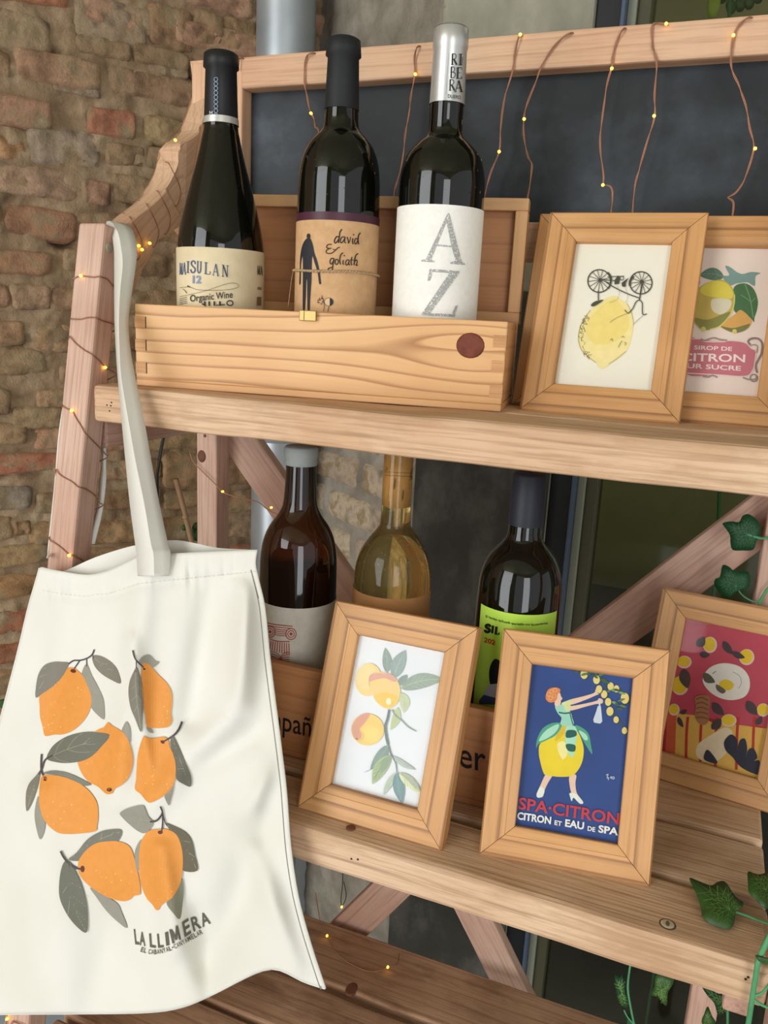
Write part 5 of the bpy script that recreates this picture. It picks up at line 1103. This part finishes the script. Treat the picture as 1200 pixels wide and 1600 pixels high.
F.line([(186, -10), (182, 60), (185, 130), (212, 190)], 15, stc); F.line([(280, 0), (215, 40), (190, 110), (165, 160)], 13, stc); F.disc((214, 196), 18, nub, 21); dots((190, 350, 630, 630), 16, .8)
# sixth, lower left
leafp([(590, 1105), (640, 1180), (720, 1290), (810, 1380), (900, 1440), (850, 1300), (820, 1240), (740, 1185), (660, 1140)], lf2)
leafp([(410, 870), (480, 810), (560, 710), (650, 650), (740, 622), (853, 626), (820, 718), (720, 720), (620, 760), (560, 830), (510, 880)], '#727267', [(420, 868), (560, 760), (700, 690), (840, 640)], [((560, 760), (590, 710)), ((680, 700), (690, 650)), ((760, 670), (790, 640))])
F.blob([(490, 930), (500, 870), (560, 790), (640, 735), (740, 718), (830, 720), (915, 757), (955, 840), (980, 945), (1000, 1040), (1011, 1126), (1004, 1163), (958, 1172), (925, 1202), (870, 1218), (760, 1195), (640, 1130), (550, 1060), (500, 990)], org, 4)
leafp([(385, 880), (350, 950), (332, 1080), (340, 1200), (400, 1330), (480, 1430), (558, 1480), (572, 1380), (560, 1230), (520, 1080), (470, 970), (430, 900)], '#6a6a5d', [(420, 990), (430, 1130), (480, 1320), (555, 1465)], [((425, 1060), (360, 1150)), ((430, 1130), (405, 1330)), ((428, 1060), (520, 1110)), ((440, 1170), (555, 1260)), ((470, 1290), (565, 1390))])
F.line([(344, 800), (370, 850), (410, 900), (470, 940), (520, 948)], 17, stc); F.line([(405, 890), (425, 940), (424, 1005)], 12, stc); F.disc((528, 948), 18, nub, 28); dots((560, 960, 1000, 1190), 14, .8)
ZA(170, 1240, 0.16245)                                   # seventh, lower right
leafp([(320, 445), (280, 480), (248, 580), (270, 740), (300, 680), (310, 560)], lf2); leafp([(700, 820), (720, 920), (710, 1060), (685, 1205), (620, 1150), (555, 1048), (640, 960)], '#7c7b68')
leafp([(545, 290), (640, 320), (740, 375), (800, 460), (830, 600), (850, 742), (700, 730), (690, 560), (640, 420)], '#625c4a', [(560, 300), (700, 450), (790, 610), (840, 720)], [((750, 540), (770, 690)), ((700, 450), (780, 470)), ((760, 560), (825, 610))])
F.blob([(385, 358), (460, 345), (550, 342), (640, 385), (690, 480), (712, 620), (706, 760), (680, 880), (610, 1000), (510, 1070), (480, 1118), (450, 1116), (420, 1070), (360, 1000), (310, 880), (290, 720), (292, 560), (320, 440)], org, 4)
leafp([(108, 185), (200, 135), (320, 112), (350, 150), (380, 220), (425, 275), (400, 340), (340, 382), (270, 355), (190, 290), (130, 230)], lf2, [(115, 188), (240, 235), (400, 268)], [((240, 235), (200, 160)), ((310, 250), (280, 150)), ((310, 250), (270, 310)), ((230, 230), (190, 270))])
F.line([(495, 125), (515, 180), (490, 230), (450, 265), (395, 270)], 16, stc); F.line([(518, 190), (518, 280), (508, 370)], 15, stc); F.line([(515, 180), (535, 260), (560, 310)], 11, stc); F.disc((495, 372), 24, nub, 18); dots((310, 700, 690, 1060), 14, .8)
F.build('fruit_print', lambda x, y, o_: bag_pt(x, y, o_), tb, (4, 4), base=0.0006, step=0.00002)
# lettering
F = Art(170, 1240, 0.16245); tx = '#5d5a4c'
for ch, a, b_, c in (('L', (253, 1450), (292, 1455), (238, 1303)), ('A', (296, 1460), (350, 1470), (290, 1325)), ('L', (395, 1478), (452, 1486), (386, 1345)), ('L', (474, 1486), (527, 1480), (462, 1350)), ('I', (552, 1466), (582, 1458), (538, 1335)),
    ('M', (612, 1446), (696, 1400), (580, 1312)), ('E', (732, 1382), (794, 1342), (704, 1238)), ('R', (818, 1330), (892, 1292), (784, 1200)), ('A', (902, 1288), (980, 1248), (864, 1168))):
    if ch == 'M':
        a, b_, c = Vector(a), Vector(b_), Vector(c); g = lambda x, y: tuple(a + (b_ - a) * x + (c - a) * y)
        for p_, q_ in (((.11, 0), (.11, 1)), ((.89, 0), (.89, 1)), ((.14, .97), (.5, .12)), ((.86, .97), (.5, .12))): F.line([g(*p_), g(*q_)], 21, tx, sm=False)
    else: F.text(ch, a, b_, c, tx, 0.018)
sub = 'EL CABANYAL·CANYAMELAR'; P0 = [Vector(p) for p in ((302, 1520), (400, 1546), (500, 1540), (600, 1510), (700, 1464), (800, 1406), (912, 1345))]; path = catmull(P0, 8)
LL = [0]
for a, b_ in zip(path, path[1:]): LL.append(LL[-1] + (b_ - a).length)
def at_len(s):
    for i in range(len(path) - 1):
        if s <= LL[i + 1]: return path[i].lerp(path[i + 1], (s - LL[i]) / (LL[i + 1] - LL[i]))
    return path[-1]
wid = {' ': 0.5, 'I': 0.45, '·': 0.8, 'M': 1.3}; tot = sum(wid.get(c, 1.0) for c in sub); s = 0
for ch in sub:
    w = wid.get(ch, 1.0) * LL[-1] / tot
    if ch not in ' ':
        a, b_ = at_len(s), at_len(s + w * 0.8); d = (b_ - a).normalized(); q = Vector((d.y, -d.x))
        if ch == '·': F.disc(tuple(a + d * w * 0.4 + q * 22), 7, tx)
        else: F.text(ch, tuple(a), tuple(b_), tuple(a + q * 46), tx, 0.012)
    s += w
F.build('lettering', lambda x, y, o_: bag_pt(x, y, o_), tb, (5, 5), base=0.0008, step=0.000002)
# straps: folded cotton ribbons looped over the top of the leg
def ribbon(name, rows, parent, thick=0.0014):
    """rows: list of lists of world points across the band"""
    R = [catmull([r[k] for r in rows], 5) for k in range(len(rows[0]))]; n = len(R[0]); m = len(R); vs, fs = [], []
    for i in range(n):
        for k in range(m): vs.append(R[k][i])
    for i in range(n - 1):
        for k in range(m - 1): a = i * m + k; fs.append((a, a + 1, a + m + 1, a + m))
    o = wmesh(name, vs, fs, parent, M_COTTON, True)
    for e in o.data.edges:
        if all(v % m == 1 for v in e.vertices): e.use_edge_sharp = True
    md = o.modifiers.new('cloth', 'SOLIDIFY'); md.thickness = thick; md.offset = 0; return o
rows = []
for y, xl, xc, xr, Y in ((900, 216, 241, 264, .545), (866, 214, 240, 266, .546), (849, 212, 236, 262, .548), (789, 204, 226, 249, .556), (720, 197, 212, 236, .564), (657, 191, 201, 225, .572), (590, 185, 190, 211, .580), (545, 182, 187, 203, .588), (500, 180, 186, 200, .598), (455, 179.5, 188, 206, .610), (414, 179.5, 192, 212, .622), (390, 179, 190, 214, .630), (368, 176, 186, 210, .640), (355, 172, 180, 203, .650), (349, 168, 175, 190, .660)):
    rows.append([onY(xl, y, Y), onY(xc, y, Y - 0.006), onY((xc + xr) / 2, y, Y + 0.001), onY(xr, y, Y + 0.007)])
rows.append([onY(166, 350, .672), onY(170, 349, .672), onY(174, 350, .675), onY(180, 352, .68)]); rows.append([Vector((-0.580, 0.672, 1.36)), Vector((-0.580, 0.678, 1.36)), Vector((-0.580, 0.684, 1.36)), Vector((-0.580, 0.69, 1.36))])
rows.append([Vector((-0.581, 0.640, 1.28)), Vector((-0.581, 0.648, 1.28)), Vector((-0.581, 0.655, 1.28)), Vector((-0.581, 0.662, 1.28))])
for z_, dx in ((1.20, -.5752), (1.13, -.5758), (1.07, -.5766)): 
    y_ = leg_y(z_) + 0.004; rows.append([Vector((dx, y_, z_)), Vector((dx - .002, y_ + .008, z_)), Vector((dx - .003, y_ + .016, z_)), Vector((dx - .004, y_ + .024, z_))])
a = onpl(66, 888, BGP, BGN); rows.append([a + Vector((.004, .002, .01)), a + Vector((.002, .006, .01)), a + Vector((0, .010, .01)), a + Vector((-.002, .014, .01))])
ribbon('strap', rows, tb)
rows = []                                                # the rear strap, mostly behind the leg
for y, xl, xr, Y in ((850, 128, 148, .60), (800, 150, 160, .615), (750, 156, 166, .625), (715, 159, 166, .632), (600, 160, 168, .642), (480, 165, 176, .655), (400, 170, 182, .662), (352, 172, 196, .672)):
    rows.append([onY(xl, y, Y), onY((xl + xr) / 2, y, Y - 0.001), onY(xr, y, Y)])
ribbon('strap', rows, tb)

# ================================================================== fairy lights
def bulb(p, parent, d=Vector((0, -1, 0))):
    d = d.normalized(); x = d.cross(UP if abs(d.z) < 0.9 else Vector((1, 0, 0))).normalized(); y = d.cross(x)
    return link('bulb', BULB, parent, frame_mat(Vector(p), x, y, d), M_LED, True)
BULB = lathe_me('bulb', [(0.0002, -0.0016), (0.0010, -0.0012), (0.0014, 0.0), (0.0011, 0.0013), (0.0002, 0.0018)], 10); BULB.materials.append(M_LED)
def wob(pts, amp=0.0006):
    return [Vector(p) + Vector((noise.noise(Vector(p) * 60), noise.noise(Vector(p) * 60 + Vector((5, 1, 2))), noise.noise(Vector(p) * 70 + Vector((1, 7, 3))))) * amp for p in pts]
LEGN = Vector((0, -1, LEAN)).normalized(); LEGP = Vector((XL, leg_y(1.0), 1.0)) + LEGN * 0.0012
def lf_(px, py): return onpl(px, py, LEGP, LEGN)
def ls_(px, py): return onX(px, py, XL + 0.031 + 0.0012)
fl1 = empty('fairy_lights', 'copper fairy lights wound round the left leg and scrolled bracket', 'string lights', loc=(XL, leg_y(1.2), 1.2))
path = []
for px, py, right in ((300, 150, 0), (284, 196, 0), (266, 217, 0), (256, 240, 0)): path.append(onX(px, py, -0.5785) + UP * 0.001)
for a, b_ in (((250, 258), (266, 262)), ((236, 300), (250, 306)), ((214, 318), (232, 326)), ((190, 336), (206, 346))):
    path += [onX(a[0], a[1], -0.579) + UP * 0.0025, onX(b_[0] - 6, b_[1] - 4, -0.566) + UP * 0.003, onX(b_[0], b_[1], -0.5485) + UP * 0.001, onX(b_[0] + 16, b_[1] + 34, -0.5485), onX(b_[0] + 8, b_[1] + 60, -0.5485), onX(b_[0] - 4, b_[1] + 30, -0.58)]
tube('wire', catmull(wob(path), 6), 0.0005, fl1, M_COPPER, 5)
wraps = [([(113, 436), (119, 433), (127, 431), (145, 433), (153, 432)], [(158, 433), (168, 437), (178, 448)]), ([(110, 498), (125, 499), (137, 496), (150, 497)], [(160, 501), (176, 506)]), ([(107, 526), (118, 536), (130, 546), (144, 554)], [(155, 563), (166, 575), (177, 581)]),
 ([(97, 634), (105, 639), (113, 642), (118, 652), (128, 668), (131, 674)], [(140, 684), (155, 699), (164, 709)]), ([(87, 734), (93, 741), (102, 747), (113, 753), (121, 760)], [(133, 764), (147, 773), (155, 785)]), ([(77, 842), (89, 851), (98, 858), (108, 867)], [(115, 869), (131, 877), (144, 890)]), ([(60, 960), (75, 972), (95, 985)], [(110, 992), (130, 1005)]), ([(10, 1592), (20, 1596), (40, 1604)], [(60, 1612), (80, 1630)])]
path = []
for fr, sd in wraps:
    path += [lf_(*p) for p in fr] + [ls_(*p) for p in sd]
    z_ = path[-1].z; path += [Vector((XL + 0.034, leg_y(z_) + 0.028, z_ - 0.004)), Vector((XL - 0.002, leg_y(z_) + 0.028, z_ - 0.02)), Vector((XL - 0.0022, leg_y(z_ - 0.03) + 0.01, z_ - 0.03))]
tube('wire', catmull(wob(path, 0.0003), 5), 0.0006, fl1, M_COPPER, 5)
for p in (lf_(127, 431), ls_(165, 574), lf_(113, 641), lf_(109, 867), lf_(12, 1590)): bulb(p + Vector((0.0006, -0.0012, 0)), fl1)
for px, py in ((274, 219), (217, 384), (234, 380), (222, 390)): bulb(onX(px, py, -0.546), fl1)

fl2 = empty('fairy_lights', 'copper fairy lights hanging in loops over the chalkboard', 'string lights', loc=(-0.2, 0.81, 1.56))
HANG = [([(500, 84), (490, 82), (479, 93), (475, 128), (480, 150), (485, 175), (490, 186), (493, 200), (498, 214), (500, 320)], [(486, 177)]), ([(660, 68), (654, 72), (649, 92), (648, 115), (645, 140), (641, 163), (638, 185), (634, 210), (630, 240), (624, 275), (617, 300), (612, 330)], [(649, 116)]),
 ([(822, 50), (813, 55), (805, 85), (800, 112), (790, 150), (783, 205), (780, 236), (768, 270), (757, 305), (750, 330)], [(813, 54), (780, 237)]), ([(906, 48), (893, 50), (870, 70), (845, 105), (836, 130), (822, 170), (819, 185), (819, 215), (825, 245), (832, 257), (830, 280), (822, 320), (821, 350)], [(819, 186)]),
 ([(984, 40), (976, 44), (965, 65), (957, 90), (955, 107), (947, 140), (940, 190), (939, 230), (942, 275), (943, 289), (954, 293), (956, 310), (954, 350)], [(956, 107), (942, 289)]), ([(1050, 34), (1041, 37), (1025, 36), (1018, 45), (1019, 70), (1022, 85), (1026, 105), (1024, 150), (1022, 180), (1015, 210), (1000, 260), (992, 290), (989, 350)], [(1041, 37), (1022, 181)]),
 ([(1182, 22), (1172, 27), (1160, 35), (1146, 55), (1142, 90), (1145, 115), (1155, 135), (1166, 165), (1170, 200), (1178, 232), (1165, 275), (1150, 300), (1138, 309), (1145, 318), (1142, 350)], [(1146, 55), (1180, 232)]), ([(384, 98), (378, 90), (374, 92), (372, 110)], [])]
for pts, leds in HANG:
    P = [onY(x, y, 0.8118) for x, y in pts]; P[0] = P[0] + Vector((0.004, 0.03, 0.002)); Pw = catmull(wob(P, 0.0008), 5)
    tube('wire', Pw, 0.00065, fl2, M_COPPER, 5)
    tube('wire', [p + Vector((0.0009 * math.sin(i * 0.5), -0.0006, 0.0009 * math.cos(i * 0.5))) for i, p in enumerate(Pw)], 0.00055, fl2, M_COPPER, 5)
    for x, y in leds: bulb(onY(x, y, 0.8100), fl2)
fl3 = empty('fairy_lights', 'copper fairy lights trailing over the bottom planks and back brace', 'string lights', loc=(-0.3, 0.75, ZB))
Yp = 0.816
tube('wire', catmull(wob([onY(x, y, Yp) for x, y in ((296, 705), (303, 722), (320, 740), (340, 760), (347, 768), (365, 775), (385, 780), (405, 785), (418, 796), (440, 806))], 0.0006), 5), 0.0007, fl3, M_COPPER, 5)
for x, y in ((348, 768), (424, 793)): bulb(onY(x, y, Yp - 0.002), fl3)
tube('wire', catmull(wob([onY(493, 1395, 0.80), onY(498, 1428, 0.80), onY(503, 1456, 0.80), onZ(511, 1464, ZB + 0.003), onZ(521, 1482, ZB + 0.002), onZ(540, 1501, ZB + 0.001), onZ(560, 1512, ZB + 0.001), onZ(575, 1517, ZB + 0.002), onZ(590, 1517, ZB + 0.003), onZ(606, 1512, ZB + 0.004), onZ(620, 1506, ZB + 0.005), onY(624, 1490, 0.80)], 0.0004), 5), 0.0006, fl3, M_COPPER, 5)
tube('wire', catmull([onY(536, 1345, 0.86), onY(535, 1385, 0.86), onY(533, 1402, 0.86), onY(534, 1416, 0.86), onY(541, 1400, 0.86), onY(537, 1378, 0.86)], 5), 0.0006, fl3, flat('#3c3a36'), 5)
bulb(onZ(511, 1462, ZB + 0.004), fl3); bulb(onZ(606, 1511, ZB + 0.006), fl3); bulb(onY(534, 1417, 0.858), fl3)

# ================================================================== ivy and plants
M_IVY = mottled('ivy_leaf', [(0.3, '#24431a'), (0.6, '#335822'), (0.8, '#48702c')], 60, 5, 0.45, 0.3, 0.001, spec=0.5)
M_IVYD = mottled('dark_ivy_leaf', [(0.3, '#143a20'), (0.6, '#1d4a2a'), (0.8, '#2c5c36')], 60, 5, 0.5, 0.3, 0.001)
M_STEM = mottled('green_stem', [(0.3, '#3f8055'), (0.7, '#5a9c6c')], 40, 3, 0.5, 0.1, 0.0005)
def ivy_leaf(parent, pts, ctr, mapper, n, mat, vein='#6d9048', bend=0.004):
    P = [tuple(p) for p in catmull([Vector(p) for p in pts], 3, True)]; c = Vector(ctr); n = Vector(n).normalized(); vs = [mapper(c.x, c.y)]; rad = max((Vector(p) - c).length for p in P); m = len(P)
    for ring_ in (0.5, 1.0):
        for p in P:
            q = c.lerp(Vector(p), ring_); d = (q - c).length / rad; vs.append(mapper(q.x, q.y) + n * (0.0012 * math.sin(ring_ * 3.1) - bend * d * d))
    fs = [(0, 1 + i, 1 + (i + 1) % m) for i in range(m)] + [(1 + i, 1 + m + i, 1 + m + (i + 1) % m, 1 + (i + 1) % m) for i in range(m)]
    o = wmesh('leaf', vs, fs, parent, mat, True); md = o.modifiers.new('blade', 'SOLIDIFY'); md.thickness = 0.0006; md.offset = 0
    if vein:
        V = Art(); step = max(1, len(pts) // 8)
        for p in pts[::step]:
            q = c.lerp(Vector(p), 0.82); V.line([tuple(c), tuple(c.lerp(q, 0.5) + Vector((random.uniform(-2, 2), random.uniform(-2, 2)))), tuple(q)], 0.6, vein, w2=0.3)
            for t in (0.35, 0.6):
                a = c.lerp(q, t); d = (q - c) * 0.22; V.line([tuple(a), tuple(a + Vector((d.x - d.y, d.y + d.x)))], 0.5, vein, sm=False); V.line([tuple(a), tuple(a + Vector((d.x + d.y, d.y - d.x)))], 0.5, vein, sm=False)
        def mp(x, y, off):
            d = (Vector((x, y)) - c).length / rad; return mapper(x, y) + n * (0.0012 * math.sin(min(1, d) * 3.1) - bend * d * d + 0.0007 + off)
        V.build('veins', mp, o, base=0.0002, step=0.000004)
    return o
def zt(pts, ox, oy, k): return [(ox + x * k, oy + y * k) for x, y in pts]
iv = empty('ivy_garland', 'trailing green ivy vine lying on the right end of the lower shelf', 'ivy', loc=(0.08, 0.58, ZL))
SN = Vector((0, -0.25, 0.97)).normalized()
def shelf_map(z): 
    P = Vector((0.06, 0.58, ZL + z)); return lambda x, y: onpl(x, y, P, SN)
L1 = zt([(415, 365), (470, 385), (540, 420), (600, 440), (640, 415), (690, 402), (730, 430), (770, 500), (820, 560), (862, 585), (850, 630), (800, 660), (790, 720), (770, 790), (720, 808), (640, 785), (570, 750), (520, 700), (510, 640), (490, 560), (460, 480)], 1000, 1300, .18744)
ivy_leaf(iv, L1, (1139, 1422), shelf_map(0.008), SN, M_IVY, bend=0.003)
L2 = zt([(905, 310), (960, 335), (1010, 345), (1067, 325), (1130, 330), (1180, 420), (1160, 560), (1067, 632), (1000, 600), (960, 550), (910, 500), (902, 400)], 1000, 1300, .18744)
ivy_leaf(iv, L2, (1196, 1392), shelf_map(0.012), SN, M_IVY, bend=0.003)
hm = lambda x, y: onY(x, y, 0.60)
L3 = zt([(140, 1195), (270, 1215), (275, 1270), (235, 1330), (225, 1400), (215, 1475), (170, 1410), (150, 1375), (92, 1365), (120, 1290)], 1000, 1300, .18744)
L4 = zt([(515, 1300), (640, 1345), (800, 1390), (820, 1420), (810, 1490), (750, 1500), (720, 1440), (700, 1470), (690, 1540), (650, 1540), (620, 1430), (560, 1370)], 1000, 1300, .18744)
L5 = zt([(565, 1480), (600, 1540), (630, 1600), (560, 1660), (515, 1590), (535, 1530)], 1000, 1300, .18744)
L6 = zt([(240, 585), (270, 600), (290, 580), (305, 660), (320, 730), (318, 800), (290, 780), (258, 720)], 900, 1380, .25)
for L_, c, m_ in ((L3, (1034, 1545), M_IVY), (L4, (1130, 1562), M_IVYD), (L5, (1107, 1600), M_IVY), (L6, (972, 1550), M_IVYD)): ivy_leaf(iv, L_, c, hm, (0, -1, 0.1), m_)
ivy_leaf(iv, zt([(315, 845), (340, 850), (360, 880), (350, 920), (320, 900)], 900, 1380, .25), (984, 1600), hm, (0, -1, 0), M_IVYD, None)
def stem(pts, r=0.0009): tube('stem', catmull(pts, 6), r, iv, M_STEM, 6)
stem([onY(1225, 1420, 0.534), onY(1203, 1462, 0.532), onY(1186, 1498, 0.531), onY(1180, 1530, 0.531), onY(1173, 1575, 0.531), onY(1166, 1620, 0.531)], 0.0020)
stem([onY(1173, 1556, 0.531), onY(1188, 1553, 0.53), onY(1200, 1541, 0.53), onY(1215, 1520, 0.53)], 0.0010); stem([onY(1173, 1558, 0.531), onY(1190, 1570, 0.53), onY(1215, 1580, 0.53)], 0.0010)
stem([shelf_map(0.008)(1139, 1422), shelf_map(0.006)(1165, 1430), shelf_map(0.006)(1185, 1438), shelf_map(0.006)(1215, 1448)], 0.0010)
stem([hm(986, 1500), hm(981, 1540), hm(985, 1572), hm(993, 1610)], 0.0009); stem([hm(975, 1578), hm(980, 1588), hm(990, 1600)], 0.0007); stem([hm(1136, 1540), hm(1137, 1575), hm(1137, 1620)], 0.0010)
ivy_leaf(iv, [(1180, 1493), (1196, 1496), (1215, 1500), (1210, 1508), (1190, 1504)], (1194, 1500), lambda x, y: onY(x, y, 0.529), (0, -1, 0), M_IVY, None, 0.001)
iv2 = empty('ivy_garland', 'dark ivy vine hanging in front of the right back brace', 'ivy', loc=(0.06, 0.81, 1.0))
um = lambda x, y: onY(x, y, 0.815)
L7 = zt([(775, 470), (850, 450), (930, 455), (960, 400), (1015, 382), (1080, 420), (1130, 490), (1125, 570), (1090, 640), (1060, 715), (960, 722), (870, 718), (848, 650), (845, 580), (800, 510)], 1000, 740, 1 / 6)
L8 = zt([(775, 865), (840, 880), (890, 920), (1015, 925), (1022, 1060), (900, 1120), (815, 1170), (740, 1110), (695, 1040), (710, 990), (750, 970)], 1000, 740, 1 / 6)
ivy_leaf(iv2, L7, (1168, 835), um, (0, -1, 0.1), M_IVYD, '#3c6a44'); ivy_leaf(iv2, L8, (1150, 915), um, (0, -1, 0.1), M_IVYD, '#3c6a44')
tube('stem', catmull([um(1168, 835), um(1188, 841), um(1206, 846), um(1212, 900), um(1196, 925), um(1185, 948), um(1178, 990)], 6), 0.0014, iv2, M_STEM, 6)
tube('stem', catmull([um(1150, 915), um(1160, 930), um(1178, 940), um(1190, 935)], 6), 0.0008, iv2, M_STEM, 6)

M_CANE = mottled('cane', [(0.3, '#8f6f52'), (0.7, '#a98868')], 30, 4, 0.6, 0.2, 0.001, (1, 1, 0.2))
ca = empty('garden_cane', 'thin brown bamboo cane standing by the brick wall behind the bag strap', 'cane', loc=tuple(w1(282, 900) + N1 * 0.08))
P = [w1(252, 736) + N1 * 0.08, w1(267, 790) + N1 * 0.08, w1(268, 797) + N1 * 0.08, w1(284, 860) + N1 * 0.08, w1(330, 1100) + N1 * 0.08]
tube('cane_shaft', P, 0.0046, ca, M_CANE, 10)
for q in ((267, 793), (284, 862)): 
    c = w1(*q) + N1 * 0.08; tube('cane_node', [c - UP * 0.003, c, c + UP * 0.003], lambda t: 0.0050 + 0.0010 * math.sin(math.pi * t), ca, M_CANE, 10)
def sprig(name, label, leaves, off, base):
    o = empty(name, label, 'plant', loc=tuple(base)); mp = lambda x, y: w1(x, y) + N1 * off
    for (ax, ay), (bx_, by_), w in leaves:
        d = Vector((bx_ - ax, by_ - ay)); q = Vector((-d.y, d.x)).normalized() * w; a = Vector((ax, ay)); pts = [tuple(a), tuple(a + d * .3 + q * .8), tuple(a + d * .6 + q), tuple(a + d * .9 + q * .5), tuple(a + d), tuple(a + d * .9 - q * .5), tuple(a + d * .6 - q), tuple(a + d * .3 - q * .8)]
        ivy_leaf(o, pts, tuple(a + d * 0.5), mp, N1, M_IVY, None, 0.002)
    st_ = leaves[0][0]; tube('stem', [mp(*st_), mp(st_[0] + 4, st_[1] + 40), mp(st_[0] + 8, st_[1] + 120)], 0.0012, o, M_STEM, 6); return o
sprig('seedling', 'small green leafy sprig by the cane behind the bag rim', [((279, 812), (291, 803), 5), ((280, 814), (299, 822), 6), ((280, 816), (290, 830), 6), ((272, 812), (263, 808), 5)], 0.075, w1(285, 930) + N1 * 0.075)
sprig('seedling', 'small glossy green sprig at the left edge beside the tote bag', [((12, 1078), (8, 1054), 4), ((12, 1078), (-4, 1082), 6), ((12, 1078), (20, 1070), 4), ((12, 1080), (2, 1092), 6), ((12, 1080), (-14, 1076), 7)], 0.06, w1(18, 1200) + N1 * 0.06)
pw = empty('window_plant', 'yellow-green leafy plant seen through the shop window above the rail', 'plant', loc=(0.0, PY + 0.22, FLOOR))
wm = lambda x, y: onY(x, y, PY + 0.22)
M_LIME = mottled('lime_leaf', [(0.3, '#a3b83a'), (0.7, '#c3d253')], 30, 3, 0.5, 0.1, 0.001)
ivy_leaf(pw, [(1108, -12), (1124, -10), (1125, 8), (1116, 28), (1106, 26), (1105, 5)], (1115, 8), wm, (0, -1, 0), M_LIME, None)
for k in range(9):
    x, y = 1128 + 14 * (k % 5), -30 + 16 * (k // 3) + random.uniform(-6, 6); ivy_leaf(pw, [(x, y - 12), (x + 9, y - 2), (x + 6, y + 12), (x - 4, y + 14), (x - 8, y)], (x, y), wm, (0, -1, 0), M_IVY, None)
tube('stem', [wm(1140, 0), wm(1138, 300), onY(1120, 900, PY + 0.22), Vector((0.03, PY + 0.22, FLOOR))], 0.003, pw, M_STEM, 6)
